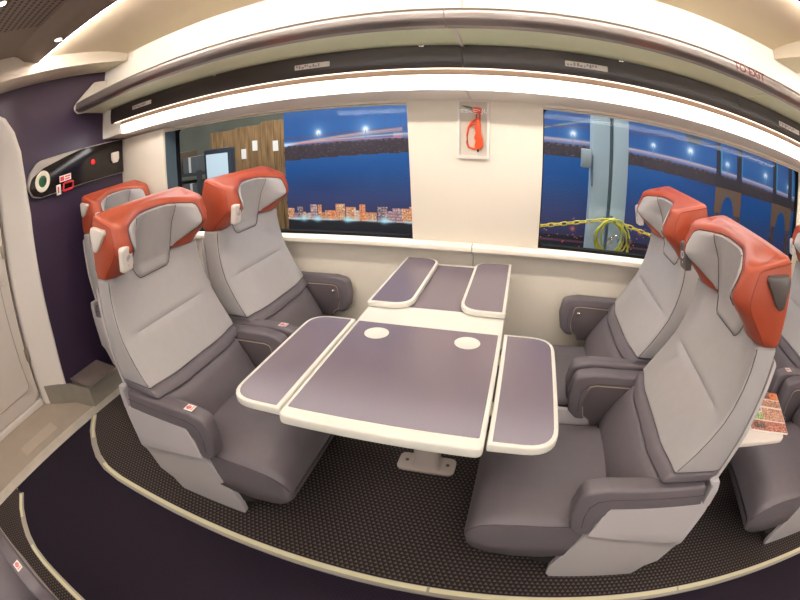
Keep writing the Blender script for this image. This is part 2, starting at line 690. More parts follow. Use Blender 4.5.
# ---- opposite wall across the aisle (plain, mirrored)
nwall = struct('wall_aisle_opposite')
coving(nwall, True)
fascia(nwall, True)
bm = B()
prism(bm, mir(low, True), 'x', XL, XR)
obj('lower_wall_panel', bm, 'cream_low', nwall)
for a, b in ((XL, -1.8), (-.245, .382), (1.985, XR)):
    bm = B()
    box(bm, (a, MIRY - YW - .08, ZB), (b, MIRY - YW + .006, ZH))
    obj('pillar_panel', bm, 'cream', nwall)
for a, b in ((-1.8, -.245), (.382, 1.985)):
    bm = B()
    box(bm, (a, MIRY - YW - .08, ZB), (b, MIRY - YW - .03, ZH))
    obj('blind_panel', bm, 'post_grey', nwall)

# ---- ceiling
ceil = struct('ceiling')
cove = [(1.09, 2.153), (1.02, 2.163), (.90, 2.174), (.725, 2.181), (.46, 2.184), (.36, 2.178), (.312, 2.172)]
dark = [(.298, 2.172), (.290, 2.153), (.25, 2.158), (.19, 2.172), (.165, 2.176), (.14, 2.19), (.10, 2.215), (.06, 2.228), (-.02, 2.232), (-.38, 2.234)]


def slab(parent, name, prof, a, b, m, th=.03):
    bm = B()
    prism(bm, prof + [(y, z + th) for y, z in prof[::-1]], 'x', a, b)
    return obj(name, bm, m, parent, 60)


for on in (False, True):
    slab(ceil, 'cove_panel', mir(cove, on), XL, XR, 'beige')
    slab(ceil, 'dark_panel', mir(dark[:-2], on), XL + .24, XR, 'dark_ceil', .05)
slab(ceil, 'perforated_panel', [(.058, 2.2285), (-.38, 2.234), (-.818, 2.2285)], -1.60, XR, 'perf', .04)
slab(ceil, 'ceiling_end_panel', [(.058, 2.228), (-.38, 2.2335), (-.818, 2.228)], XL + .24, -1.601, 'dark_ceil', .04)
bm = B()
box(bm, (XL, YN - .1, 2.30), (XR, 1.52, 2.34))
obj('roof_panel', bm, 'beige', ceil)
# header beams across the coach at the bulkheads
for x0, x1 in ((-2.30, -2.02), (1.70, 1.92)):
    prof = [(1.12, 2.160), (1.12, 2.098), (.9, 2.098), (.5, 2.093), (.1, 2.084), (-.38, 2.082)]
    full = prof + [(MIRY - y, z) for y, z in prof[::-1][1:]] + [(MIRY - 1.12, 2.29), (1.12, 2.29)]
    bm = B()
    prism(bm, full, 'x', x0, x1, .004, 2)
    obj('header_beam', bm, 'header', ceil)

# ---- bulkhead wall with the door
bulk = struct('wall_bulkhead')
bm = B()
# purple panel: window-side piece with the curved door cut-out
cut = [(.34, .0), (.345, .13), (.372, .45), (.380, .83), (.378, 1.25), (.352, 1.475), (.315, 1.66), (.25, 1.80), (.16, 1.905), (.02, 1.98), (-.38, 2.0)]
poly = [(1.50, .0), (1.50, 2.30), (-.38, 2.30)] + cut[::-1]
prism(bm, poly, 'x', XL - .05, XL)
obj('purple_panel', bm, 'purple', bulk)
bm = B()
prism(bm, [(MIRY - y, z) for y, z in poly], 'x', XL - .05, XL)
obj('purple_panel', bm, 'purple', bulk)
# door surround: a flared frame from the purple panel to the recessed door
door = struct('door_1')
inn = [(.175, .0), (.18, .13), (.200, .45), (.21, .83), (.215, 1.20), (.205, 1.42), (.17, 1.58), (.11, 1.69), (.0, 1.77), (-.12, 1.81), (-.38, 1.82)]
mid = [(y * .45 + Y * .55 + .02, z * .45 + Z * .55) for (y, z), (Y, Z) in zip(inn, cut)]
lip = [(y + .0, z) for y, z in cut]


def full_arch(p):
    return p + [(MIRY - y, z) for y, z in p[::-1][1:]]


bm = B()
secs = []
for x, p in ((XL - .045, lip), (XL + .012, lip), (XL + .018, [(y - .012, z - .004) for y, z in lip]), (XL + .006, [(y - .03, z - .012) for y, z in lip]), (XL - .04, mid), (XL - .18, [(y + .012, z) for y, z in inn]), (XL - .20, inn), (XL - .27, inn)):
    secs.append([(x, y, z) for y, z in full_arch(p)])
loft(bm, secs, cap=False, closed=False)
obj('door_frame', bm, 'doorframe', door, 60)
bm = B()
leaf = rounded([(.155, .055), (.18, .83), (.18, 1.25), (.12, 1.62), (-.05, 1.77), (-.38, 1.80), (-.71, 1.77), (-.86, 1.62), (-.91, 1.25), (-.91, .83), (-.888, .055)], [.09, .2, .2, .12, .1, 0, .1, .12, .2, .2, .09])
prism(bm, leaf, 'x', XL - .25, XL - .215, .006, 2)
dl = obj('door_leaf', bm, 'doorw', door)
bm = B()
prism(bm, [(-.38 + (y + .38) * 1.028, z * 1.006 - (.012 if z < .1 else 0)) for y, z in leaf], 'x', XL - .262, XL - .2515)
obj('door_seal', bm, 'seal', door)
bm = B()
tube(bm, [(XL - .2085, y, z) for y, z in rounded([(.085, .16), (.085, 1.15), (-.80, 1.15), (-.80, .16)], .05)], .003, 5, True)
obj('panel_groove', bm, 'grooveline', dl)
bm = B()
prism(bm, rounded([(.085, .16), (.085, 1.15), (-.80, 1.15), (-.80, .16)], .05), 'x', XL - .22, XL - .209, .004, 2)
obj('door_lower_panel', bm, 'doorw', dl)
bm = B()
prism(bm, rounded([(.085, 1.22), (.085, 1.60), (-.80, 1.60), (-.80, 1.22)], .05), 'x', XL - .22, XL - .209, .004, 2)
obj('door_upper_panel', bm, 'doorw', dl)
for z in (.38, 1.09):
    bm = B()
    box(bm, (XL - .215, .150, z - .045), (XL - .195, .180, z + .045), .006)
    obj('hinge', bm, 'steel', door)
bm = B()
prism(bm, rounded([(.11, .88), (.14, .88), (.14, 1.03), (.11, 1.03)], .012), 'x', XL - .21, XL - .198, .003)
obj('latch_plate', bm, 'plastic', dl)
bm = B()
prism(bm, rounded([(.08, 1.44), (.105, 1.44), (.105, 1.52), (.08, 1.52)], .004), 'x', XL - .21, XL - .20, .002)
obj('lock_plate', bm, 'plastic', dl)
bm = B()
box(bm, (XL - .26, -.95, .0), (XL - .21, .16, .05), .008)
obj('door_sill', bm, 'doorframe', door)
bm = B()
box(bm, (XL - .32, YN - .1, -.05), (XL - .285, 1.52, 2.34))
obj('vestibule_back_panel', bm, 'doorw', bulk)

# bulkhead far at the other end of the section
ewall = struct('wall_far_end')
bm = B()
box(bm, (XR, YN - .1, -.05), (XR + .05, 1.52, 2.34))
obj('end_panel', bm, 'cream', ewall)


# ================================================================== LIGHT FITTINGS
def strip_light(on, label):
    t = thing('strip_light', label, 'light', (0, 0, 0), 0, 'strip lights under the racks')
    bm = B()
    prof = [(1.0829, 1.6405), (1.0848, 1.6430), (1.1635, 1.5888), (1.1616, 1.5862)]
    prism(bm, mir(prof, on), 'x', -2.058, XR - .02)
    obj('diffuser', bm, 'strip2' if on else 'strip', t)
    return t


strip_light(False, 'long bright strip light running under the luggage rack above the windows')
strip_light(True, 'long strip light along the opposite wall behind the viewer, unseen and brightened as fill')
for on, lab in ((False, 'thin LED line between dark ceiling and beige cove by the windows'), (True, 'thin LED line between dark ceiling and cove across the aisle')):
    bm = B()
    prism(bm, mir([(.2995, 2.172), (.2995, 2.1530), (.3030, 2.1530), (.3045, 2.172)], on), 'x', -2.02, XR - .02)
    tag(obj('led_line', bm, 'led'), lab, 'light', 'LED lines of the ceiling')


def downlight(loc, label):
    t = thing('downlight', label, 'light', loc, 0, 'ceiling downlights')
    bm = B()
    lathe(bm, [(.026, .0), (.026, -.006), (.018, -.007), (.018, -.003)], 18)
    obj('bezel', bm, 'steel', t)
    bm = B()
    lathe(bm, [(.0165, -.002), (.0165, -.0065), (.012, -.008)], 18)
    obj('lens', bm, 'spot', t)
    return t


downlight((-1.655, .232, 2.1605), 'small bright ceiling downlight nearest the purple bulkhead')
downlight((-1.26, -.37, 2.2335), 'small bright downlight in the dark perforated ceiling panel')
for x, w_ in ((-.7, 'second'), (.3, 'third'), (1.2, 'fourth')):
    downlight((x, .232, 2.1605), w_ + ' small downlight from the purple bulkhead along the dark ceiling edge')
for x, w_ in ((-.28, 'second'), (.72, 'third'), (2.2, 'fourth')):
    downlight((x, -.36, 2.2335), w_ + ' downlight from the purple bulkhead along the middle of the dark ceiling')

# ================================================================== LUGGAGE RACK
rack = thing('luggage_rack', 'long luggage rack with satin metal front rail and pale green glass shelf', 'luggage rack', (0, 1.09, 1.8))
RY, RZ = 1.09, 1.8


def rk(pts):
    return [(y - RY, z - RZ) for y, z in pts]


rail = rounded([(.792, 1.876), (.792, 1.832), (.826, 1.814), (.862, 1.810), (.862, 1.820), (.835, 1.826), (.832, 1.884), (.812, 1.888)], [.02, .02, .01, 0, 0, .004, .002, .008], 4)
for a, b in ((-2.262, .021), (.0235, 1.56), (1.5625, XR)):
    bm = B()
    prism(bm, rk(rail), 'x', a, b)
    obj('rail', bm, 'rail', rack)
for a, b in ((-2.262, .048), (.052, 1.42), (1.424, XR)):
    bm = B()
    prism(bm, rk([(.856, 1.8205), (.856, 1.812), (1.0895, 1.782), (1.0895, 1.790)]), 'x', a, b)
    obj('glass_shelf', bm, 'shelf', rack)
bm = B()
prism(bm, rk(rounded([(.786, 1.868), (.792, 1.836), (.826, 1.808), (.90, 1.806), (1.09, 1.778), (1.09, 2.02), (.965, 2.02), (.815, 1.896)], [.02, .02, .02, 0, 0, 0, .02, .02], 3)), 'x', -2.285, -2.2625, .003)
obj('end_cap', bm, 'plastic', rack)
for x in (.047,):
    bm = B()
    prism(bm, rk([(.862, 1.8095), (1.086, 1.7805), (1.075, 1.772), (1.03, 1.772)]), 'x', x - .006, x + .006)
    obj('bracket', bm, 'plastic', rack)
    bm = B()
    prism(bm, rk([(1.089, 1.81), (1.089, 2.08), (1.06, 1.98), (1.0, 1.88), (.96, 1.83), (.96, 1.812)]), 'x', x - .005, x + .005)
    obj('gusset', bm, 'plastic', rack)
for x in (-.125, .72, -1.2):
    bm = B()
    box(bm, (x - .012, 1.068 - RY, 1.772 - RZ), (x + .012, 1.089 - RY, 1.7845 - RZ), .003)
    obj('clip', bm, 'chrome', rack)
# small red lettering on the rail
fc = bpy.data.curves.new('text', 'FONT')
fc.body = 'TO EXIT'
fc.size = .049
fc.offset = .0012
fc.extrude = .0012
fc.align_x = 'LEFT'
ft = bpy.data.objects.new('tmp', fc)
COL.objects.link(ft)
bpy.context.view_layer.update()
tme = bpy.data.meshes.new_from_object(ft.evaluated_get(bpy.context.evaluated_depsgraph_get()))
bpy.data.objects.remove(ft)
tme.materials.clear()
tme.materials.append(M['signred'])
to = link_mesh('exit_lettering', tme, rack)
to.location = (1.195, .7915 - RY, 1.844 - RZ)
to.rotation_euler = (math.radians(90), 0, 0)
to['label'] = 'red TO EXIT lettering'

# ================================================================== HAMMER CASE
case = thing('hammer_case', 'white rimmed clear case on the cream pillar between the windows', 'case', (0.0554, YW - .0062, 1.4115))
w, h = 0.0771, 0.1457
bm = B()
outer = rounded([(-w, -h), (w, -h), (w, h), (-w, h)], .014, 4)
inner = rounded([(-w + .012, -h + .016), (w - .012, -h + .016), (w - .012, h - .012), (-w + .012, h - .012)], .008, 4)
ovf = [bm.verts.new((p[0], -.02, p[1])) for p in outer]
ovb = [bm.verts.new((p[0], .0, p[1])) for p in outer]
ivf = [bm.verts.new((p[0], -.022, p[1])) for p in inner]
ivb = [bm.verts.new((p[0], -.002, p[1])) for p in inner]
n = len(outer)
for j in range(n):
    k = (j + 1) % n
    bm.faces.new((ovf[j], ovf[k], ovb[k], ovb[j]))
    bm.faces.new((ovf[j], ovf[k], ivf[k], ivf[j]))
    bm.faces.new((ivf[j], ivf[k], ivb[k], ivb[j]))
bm.faces.new(ovb)
obj('case_rim', bm, 'plastic', case)
bm = B()
box(bm, (-w + .010, -.0028, -h + .012), (w - .010, -.0014, h - .010))
obj('case_back', bm, 'casebk', case)
bm = B()
box(bm, (-w + .010, -.0205, -h + .012), (w - .010, -.0192, h - .010))
obj('case_cover', bm, 'clear', case)

ham = thing('emergency_hammer', 'orange emergency hammer with steel tip inside the clear wall case', 'hammer', (0.0554, YW - .0180, 1.4115))
bm = B()
prism(bm, rounded([(.008, .052), (.032, .052), (.037, -.02), (.046, -.055), (.046, -.085), (.037, -.099), (.010, -.099), (.005, -.085), (.010, -.06), (.003, -.045), (.010, -.02), (.004, .0), (.009, .02)], .006, 2), 'y', -.004, .006, .002)
obj('grip', bm, 'hammer', ham)
bm = B()
tube(bm, [(.014, .001, .046), (-.008, .001, .032), (-.024, .001, .005), (-.030, .001, -.03), (-.030, .001, -.07), (-.022, .001, -.092), (.0, .001, -.098), (.018, .001, -.096)], .0055, 6)
tube(bm, [(.014, .001, .022), (-.004, .001, .020), (-.018, .001, .008)], .0035, 6)
obj('hand_guard', bm, 'hammer', ham)
bm = B()
box(bm, (.010, -.003, .045), (.018, .005, .092), .001)
box(bm, (.026, -.003, .045), (.034, .005, .092), .001)
prism(bm, rounded([(-.006, .078), (.038, .074), (.040, .092), (.036, .104), (-.004, .108)], .004, 2), 'y', -.005, .008, .002)
obj('head', bm, 'hammer', ham)
bm = B()
tube(bm, [(-.003, .001, .096), (-.010, .001, .097), (-.011, .001, .098), (-.030, .001, .106), (-.056, .001, .113)], [.006, .006, .008, .007, .001], 8)
obj('tip', bm, 'hammer_tip', ham)
bm = B()
box(bm, (.018, -.003, -.114), (.026, .005, -.096), .001)
obj('peg', bm, 'signred', ham)

# ================================================================== CONTROL PANEL ON THE BULKHEAD
cp = thing('control_panel', 'black wedge-shaped control panel with white rim on the purple bulkhead', 'panel', (XL, .80, 1.42))
CY, CZ = .80, 1.42
out = rounded([(1.262 - CY, 1.313 - CZ), (1.262 - CY, 1.560 - CZ), (.46 - CY, 1.560 - CZ), (.385 - CY, 1.50 - CZ), (.355 - CY, 1.42 - CZ), (.40 - CY, 1.345 - CZ), (.47 - CY, 1.322 - CZ)], [.006, .006, .10, .06, .08, .05, .05], 5)
inn2 = rounded([(1.256 - CY, 1.319 - CZ), (1.256 - CY, 1.554 - CZ), (.84 - CY, 1.553 - CZ), (.50 - CY, 1.505 - CZ), (.395 - CY, 1.465 - CZ), (.364 - CY, 1.41 - CZ), (.402 - CY, 1.351 - CZ), (.47 - CY, 1.328 - CZ)], [.004, .004, .2, .05, .04, .05, .03, .04], 5)
bm = B()
prism(bm, out, 'x', .0, .040, .006, 3)
obj('panel_body', bm, 'panel_rim', cp)
bm = B()
prism(bm, inn2, 'x', .036, .044, .002, 2)
obj('panel_face', bm, 'black', cp)
R90 = Matrix.Rotation(math.radians(90), 4, 'Y')
bm = B()
lathe(bm, [(.036, 0), (.063, 0), (.067, .004), (.063, .010), (.041, .010), (.036, .006)], 28, Matrix.Translation((.043, .486 - CY, 1.424 - CZ)) @ R90)
ring = obj('dial_ring', bm, 'cream_ring', cp)
bm = B()
lathe(bm, [(.036, 0), (.036, .006), (.027, .008)], 24, Matrix.Translation((.043, .486 - CY, 1.424 - CZ)) @ R90)
dial = obj('dial_face', bm, 'green', ring)
bm = B()
for dy in (-.014, .0, .012):
    box(bm, (.0515, .497 - CY + dy, 1.412 - CZ), (.0522, .502 - CY + dy, 1.444 - CZ))
obj('dial_marks', bm, 'black', ring)
bm = B()
lathe(bm, [(.015, 0), (.015, .006), (.008, .010)], 18, Matrix.Translation((.044, .956 - CY, 1.447 - CZ)) @ R90)
obj('red_button', bm, 'red_lamp', cp)
bm = B()
prism(bm, rounded([(1.135 - CY, 1.475 - CZ), (1.205 - CY, 1.475 - CZ), (1.205 - CY, 1.425 - CZ), (1.19 - CY, 1.40 - CZ), (1.15 - CY, 1.40 - CZ), (1.135 - CY, 1.425 - CZ)], .008, 3), 'x', .043, .062, .004)
knob = obj('white_knob', bm, 'plastic', cp)
bm = B()
box(bm, (.060, 1.150 - CY, 1.43 - CZ), (.066, 1.158 - CY, 1.472 - CZ), .002)
box(bm, (.060, 1.176 - CY, 1.43 - CZ), (.066, 1.184 - CY, 1.472 - CZ), .002)
obj('knob_ridge', bm, 'plastic', knob)
bm = B()
box(bm, (.0435, .64 - CY, 1.378 - CZ), (.0455, .745 - CY, 1.418 - CZ))
lb = obj('warning_label', bm, 'sticker', cp)
bm = B()
box(bm, (.0456, .645 - CY, 1.383 - CZ), (.0462, .680 - CY, 1.412 - CZ))
box(bm, (.0456, .688 - CY, 1.401 - CZ), (.0462, .738 - CY, 1.410 - CZ))
box(bm, (.0456, .688 - CY, 1.385 - CZ), (.0462, .732 - CY, 1.394 - CZ))
obj('label_print', bm, 'red', lb)
bm = B()
hp = rounded([(.655 - CY, 1.315 - CZ), (.745 - CY, 1.318 - CZ), (.752 - CY, 1.362 - CZ), (.668 - CY, 1.366 - CZ)], .014, 4)
tube(bm, [(.062, y, z) for y, z in hp], .008, 8, True)
tube(bm, [(.042, .67 - CY, 1.362 - CZ), (.062, .67 - CY, 1.362 - CZ)], .006, 6)
tube(bm, [(.042, .745 - CY, 1.36 - CZ), (.062, .745 - CY, 1.36 - CZ)], .006, 6)
obj('pull_handle', bm, 'red_plastic', cp)
bm = B()
prism(bm, rounded([(.605 - CY, 1.302 - CZ), (.645 - CY, 1.302 - CZ), (.645 - CY, 1.368 - CZ), (.605 - CY, 1.368 - CZ)], .004, 2), 'x', .045, .049)
tg = obj('handle_tag', bm, 'sticker', cp)
bm = B()
box(bm, (.0491, .615 - CY, 1.315 - CZ), (.0496, .628 - CY, 1.355 - CZ))
obj('label_print', bm, 'red', tg)

# ================================================================== EQUIPMENT BOX AT THE BULKHEAD FOOT
eb = thing('equipment_box', 'low steel box with ribbed grey carpet top beneath the purple bulkhead', 'box', (-2.16, .80, 0))
bm = B()
prism(bm, [(-.13, -.395), (.138, -.395), (.138, -.10), (-.13, -.10)], 'z', .0, .130, .003)
obj('steel_skirt', bm, 'steel_matt', eb)
bm = B()
prism(bm, rounded([(-.135, -.385), (.128, -.385), (.128, -.105), (-.135, -.105)], .004, 2), 'z', .1285, .1385, .002)
obj('carpet_top', bm, 'boxtop', eb)
bm = B()
prism(bm, [(.142, -.40), (.142, -.10), (.132, -.10), (.132, -.39), (-.136, -.39), (-.136, -.40)], 'z', .129, .141)
obj('steel_rim', bm, 'steel', eb)
bm = B()
prism(bm, [(.141, -.404), (.141, -.396), (-.08, -.44), (-.175, -.505), (-.285, -.592), (-.29, -.60), (-.17, -.52), (-.075, -.452)], 'z', .0, .140)
obj('kick_plate', bm, 'steel_matt', eb)
for z in (.035, .09):
    bm = B()
    lathe(bm, [(.004, 0), (.004, .002), (.002, .003)], 10, Matrix.Translation((.138, -.355, z)) @ R90)
    obj('rivet', bm, 'screw', eb)

# ================================================================== TABLE
tb = thing('table', 'white edged folding table with grey laminate standing between the facing seats', 'table', (0, 0, 0))
TZ = .74
bm = B()
prism(bm, rounded([(-.262, .0), (.262, .0), (.262, 1.332), (-.262, 1.332)], [.022, .022, .006, .006], 5), 'z', TZ - .032, TZ - .0008, .006, 3)
top = obj('tabletop', bm, 'ttrim', tb)
for y0, y1 in ((.040, .592), (.757, 1.30)):
    bm = B()
    prism(bm, rounded([(-.249, y0), (.249, y0), (.249, y1), (-.249, y1)], .004, 2), 'z', TZ - .002, TZ)
    obj('laminate_inlay', bm, 'lam', top)
for x in (-.157, .153):
    bm = B()
    lathe(bm, [(.0425, -.0018), (.0425, .0006), (.0395, .0012), (.038, .0004), (.0, .0004)], 32, Matrix.Translation((x, .512, TZ)))
    obj('cup_disc', bm, 'ttrim', top)


def leaf_part(pts, rad, inset, z0, z1):
    bm = B()
    prism(bm, rounded(pts, rad, 7), 'z', z0, z1 - .0006, .004, 3)
    o = obj('folding_leaf', bm, 'ttrim', tb)
    c = Vector(((pts[0][0] + pts[2][0]) / 2, (pts[0][1] + pts[2][1]) / 2))
    q = []
    for p in pts:
        d = Vector(p) - c
        q.append((p[0] - math.copysign(inset, d.x), p[1] - math.copysign(inset, d.y)))
    bm = B()
    prism(bm, rounded(q, [max(r - inset * .7, .002) for r in rad], 7), 'z', z1 - .002, z1)
    obj('leaf_inlay', bm, 'lam', o)
    return o


for s in (-1, 1):
    leaf_part([(s * .268, .022), (s * .441, .022), (s * .441, .606), (s * .268, .606)], [.006, .10, .10, .006], .0125, TZ - .024, TZ)
    leaf_part([(s * .264, .722), (s * .090, .722), (s * .090, 1.334), (s * .264, 1.334)], [.006, .085, .085, .006], .0125, TZ + .002, TZ + .024)
    for y in (.18, .44, .80, 1.2):
        bm = B()
        tube(bm, [(s * .265, y - .03, TZ - .012), (s * .265, y + .03, TZ - .012)], .0028, 8)
        obj('hinge', bm, 'steel', tb)
bm = B()
prism(bm, rounded([(-.136, .628), (.124, .628), (.124, .742), (-.136, .742)], .034, 6), 'z', .0045, .017, .004, 2)
foot = obj('foot_plate', bm, 'ped', tb)
for x in (-.098, .088):
    bm = B()
    lathe(bm, [(.0085, .0), (.0085, .0025), (.005, .004)], 12, Matrix.Translation((x, .690, .0165)))
    obj('screw', bm, 'screw', foot)
bm = B()
col = rounded([(-.064, .652), (.054, .652), (.054, .724), (-.064, .724)], .026, 6)
secs = []
for z, g in ((.016, .012), (.022, .005), (.03, 0), (.60, 0), (.69, .004), (.7085, .02)):
    secs.append([(x + math.copysign(g, x + .005), y + math.copysign(g, y - .688), z) for x, y in col])
loft(bm, secs)
obj('column', bm, 'ped', tb)

# ================================================================== SEATS
# local frame: u = +x away from the table (the sitter faces -x), v = y, z up
CACHE = {}


def part(name, key, build, m, parent, angle=40):
    if key not in CACHE:
        CACHE[key] = finish(build(), m, angle)
    return link_mesh(name, CACHE[key], parent)


BACK = [  # z, front centre, front edge, rear, half width
    (.40, .680, .690, .985, .250), (.46, .694, .716, .990, .252), (.50, .713, .738, .993, .252), (.585, .763, .792, 1.0, .252), (.592, .768, .796, 1.0, .284),
    (.612, .782, .808, 1.003, .285), (.628, .796, .820, 1.005, .286), (.66, .818, .840, 1.010, .288), (.73, .862, .882, 1.022, .287), (.80, .908, .918, 1.034, .283), (.86, .938, .938, 1.042, .278),
    (.92, .968, .950, 1.048, .272), (.985, .990, .956, 1.052, .266), (1.03, .998, .950, 1.052, .262), (1.06, .998, .945, 1.052, .26)]


def back_front(v, z):
    c, e, hw = interp(z, BACK, 1), interp(z, BACK, 2), interp(z, BACK, 4)
    a = abs(v) / hw
    groove = 0
    return c + (e - c) * sstep(a, .45, 1.02) + groove


def back_ring(z, inset=0.0, groove=0.0):
    hw, ur = interp(z, BACK, 4) - inset, interp(z, BACK, 3)
    pts = []
    N = 19
    for i in range(N):
        s = -1 + 2 * i / (N - 1)
        v = hw * math.sin(s * math.pi / 2) * .999
        g = groove * (1 - sstep(abs(v) / hw, .62, .82))
        u = back_front(v, z) + inset + g
        if i in (0, N - 1):
            u += .004
        pts.append((u, v, z))
    e = back_front(hw, z)
    pts += [(e + .016, hw + .002, z), (ur - .03, hw + .001, z), (ur - .008, hw - .006, z), (ur, hw - .03, z), (ur, -hw + .03, z), (ur - .008, -hw + .006, z), (ur - .03, -hw - .001, z), (e + .016, -hw - .002, z)]
    return pts


def back_piece(zs, grooves=()):
    bm = B()
    secs = [back_ring(zs[0], .014), back_ring(zs[0] + .0015, .006), back_ring(zs[0] + .006, .001)]
    for z in zs[1:-1]:
        secs.append(back_ring(z, 0, .007 if z in grooves else 0))
    secs += [back_ring(zs[-1] - .006, .001), back_ring(zs[-1] - .0015, .006), back_ring(zs[-1], .014)]
    return loft(bm, secs)


HEAD = [  # z, front centre, wing front, rear, half width
    (.955, .978, .955, 1.052, .263), (1.015, .988, .950, 1.052, .263), (1.04, .984, .928, 1.053, .264), (1.07, .978, .896, 1.052, .265), (1.10, .971, .868, 1.050, .265),
    (1.13, .964, .853, 1.047, .265), (1.165, .956, .850, 1.043, .264), (1.195, .948, .856, 1.037, .262), (1.215, .941, .864, 1.031, .260), (1.30, .935, .87, 1.02, .258)]
TILT = .33        # the top leans forward and down


def head_z(z, u, v=.26):
    return z + ((u - .985) * TILT + .004 + .004 * (1 - min(1, abs(v) / .26) ** 2)) * sstep(z, 1.04, 1.21)


def head_front(v, z):
    c, e, hw = interp(z, HEAD, 1), interp(z, HEAD, 2), interp(z, HEAD, 4)
    a = abs(v)
    t = sstep(z, 1.13, 1.215)
    return c + (e - c) * sstep(a, .092 - .045 * t, .204 + .045 * t)


def head_ring(z, inset=0.0, zz=None):
    hw, ur = interp(z, HEAD, 4) - inset, interp(z, HEAD, 3) - inset
    zz = z if zz is None else zz
    pts = []
    vs = [-.985, -.955, -.92, -.87, -.80, -.70, -.60, -.50, -.40, -.30, -.15, 0, .15, .30, .40, .50, .60, .70, .80, .87, .92, .955, .985]
    for s in vs:
        v = s * hw
        u = head_front(v, z) + inset
        if abs(s) > .78:
            u += (abs(s) - .78) ** 2 * .72
        pts.append((u, v, zz))
    e = head_front(hw, z) + inset
    pts += [(e + .040, hw + .001, zz), (ur - .02, hw, zz), (ur - .005, hw - .008, zz), (ur, hw - .025, zz), (ur, -hw + .025, zz), (ur - .005, -hw + .008, zz), (ur - .02, -hw, zz), (e + .040, -hw - .001, zz)]
    return [(u, v, head_z(q, u, v)) for u, v, q in pts]


def head_body():
    bm = B()
    secs = [head_ring(1.017, .012), head_ring(1.0175, .004), head_ring(1.022, 0)]
    for z in (1.04, 1.055, 1.07, 1.085, 1.10, 1.115, 1.13, 1.15, 1.17, 1.19, 1.205, 1.219):
        secs.append(head_ring(z))
    secs += [head_ring(1.219, .002, 1.228), head_ring(1.219, .007, 1.234), head_ring(1.219, .015, 1.237), head_ring(1.219, .028, 1.2385)]
    r = head_ring(1.219, .028, 1.2385)
    secs.append([(u * .5 + .487, v * .93, z) for u, v, z in r])
    return loft(bm, secs)


def head_seam(s):
    """stitched seam round each outer side face"""
    bm = B()
    if True:
        pts = []
        for z in (1.024, 1.05, 1.07, 1.09, 1.11, 1.13, 1.16, 1.19, 1.205, 1.222):
            u = head_front(.26, z) + .036
            pts.append((u, s * (interp(z, HEAD, 4) - .001), head_z(z, u)))
        zt = 1.2275
        for u in (.915, .95, 1.0, 1.02):
            pts.append((u, s * (.2595), head_z(zt, u)))
        tube(bm, pts, .0018, 5)
    return bm


def back_seam(s):
    bm = B()
    if True:
        pts = [(interp(z, BACK, 2) + .006, s * (interp(z, BACK, 4) - .0002), z) for z in (.640, .70, .75, .80, .85, .90, .95, 1.0, 1.012)]
        tube(bm, pts, .0019, 5)
    return bm


PADW = [(.958, .070), (.968, .088), (.985, .100), (1.015, .112), (1.035, .122), (1.05, .150), (1.07, .168), (1.10, .186), (1.13, .196), (1.17, .200), (1.20, .197), (1.216, .188), (1.223, .172)]


def pad(lo, hi):
    """grey face pad between the fractions lo..hi of its width (three pieces with seams between)"""
    bm = B()
    zs = [PADW[0][0] + (PADW[-1][0] - PADW[0][0]) * i / 22 for i in range(23)]
    N = 12
    rows = []
    for iz, z in enumerate(zs):
        wv = interp(z, PADW, 1)
        a, b = max(lo, -wv), min(hi, wv)
        if b - a < .004:
            continue
        row = []
        for j in range(N + 1):
            v = a + (b - a) * j / N
            f = head_front(v, z) if z > 1.03 else (head_front(v, z) + min(head_front(v, z), back_front(v, z))) / 2
            seam = (j == 0 and lo > -.2 and a == lo) or (j == N and hi < .2 and b == hi)
            edge = (min(j, N - j) == 0 and not seam) or iz in (0, 22)
            near = min(j, N - j) == 1 or iz in (1, 21)
            row.append((f + (.006 if edge else -.0045 if seam else (-.008 if near else -.0095)), v, head_z(z, f, v)))
        rows.append(row)
    loft(bm, rows, cap=False, closed=False)
    return bm


def pad_seam():
    """dark stitched lines: round the face pad and between its pieces"""
    bm = B()

    def at(v, z, d):
        f = head_front(v, z) if z > 1.03 else (head_front(v, z) + min(head_front(v, z), back_front(v, z))) / 2
        return (f + d, v, head_z(z, f, v))
    zs = [.962, .97, .98, .99, 1.0, 1.015, 1.03, 1.045, 1.06, 1.08, 1.10, 1.13, 1.16, 1.19, 1.205, 1.214]
    left = [at(-interp(z, PADW, 1) - .0015, z, -.0015) for z in zs]
    right = [at(interp(z, PADW, 1) + .0015, z, -.0015) for z in zs]
    topl = [at(v, 1.2215, -.0015) for v in (-.17, -.12, -.08, -.03, .03, .08, .12, .17)]
    tube(bm, left + topl + right[::-1], .0014, 5, True)
    for s in (-1, 1):
        tube(bm, [at(s * .11, z, -.0055) for z in zs if z > 1.005], .0014, 5)
    return bm


def arm_pad():
    pts = rounded([(1.0, .492), (.978, .588), (.64, .588), (.568, .572), (.553, .49), (.566, .418), (.600, .386), (.632, .384), (.644, .405), (.648, .460), (.672, .487)],
                  [.01, .02, .05, .04, .06, .03, .03, .015, .02, .02, .02], 4)
    bm = B()
    prism(bm, pts, 'y', -.0315, .0315, .011, 3)
    return bm


def arm_groove(s):
    bm = B()
    if True:
        pts = [(.985, s * .0318, .55), (.80, s * .0318, .55), (.66, s * .0318, .55), (.622, s * .0318, .54), (.602, s * .0318, .515), (.598, s * .0318, .475), (.604, s * .0318, .425)]
        tube(bm, pts, .0014, 5)
    return bm


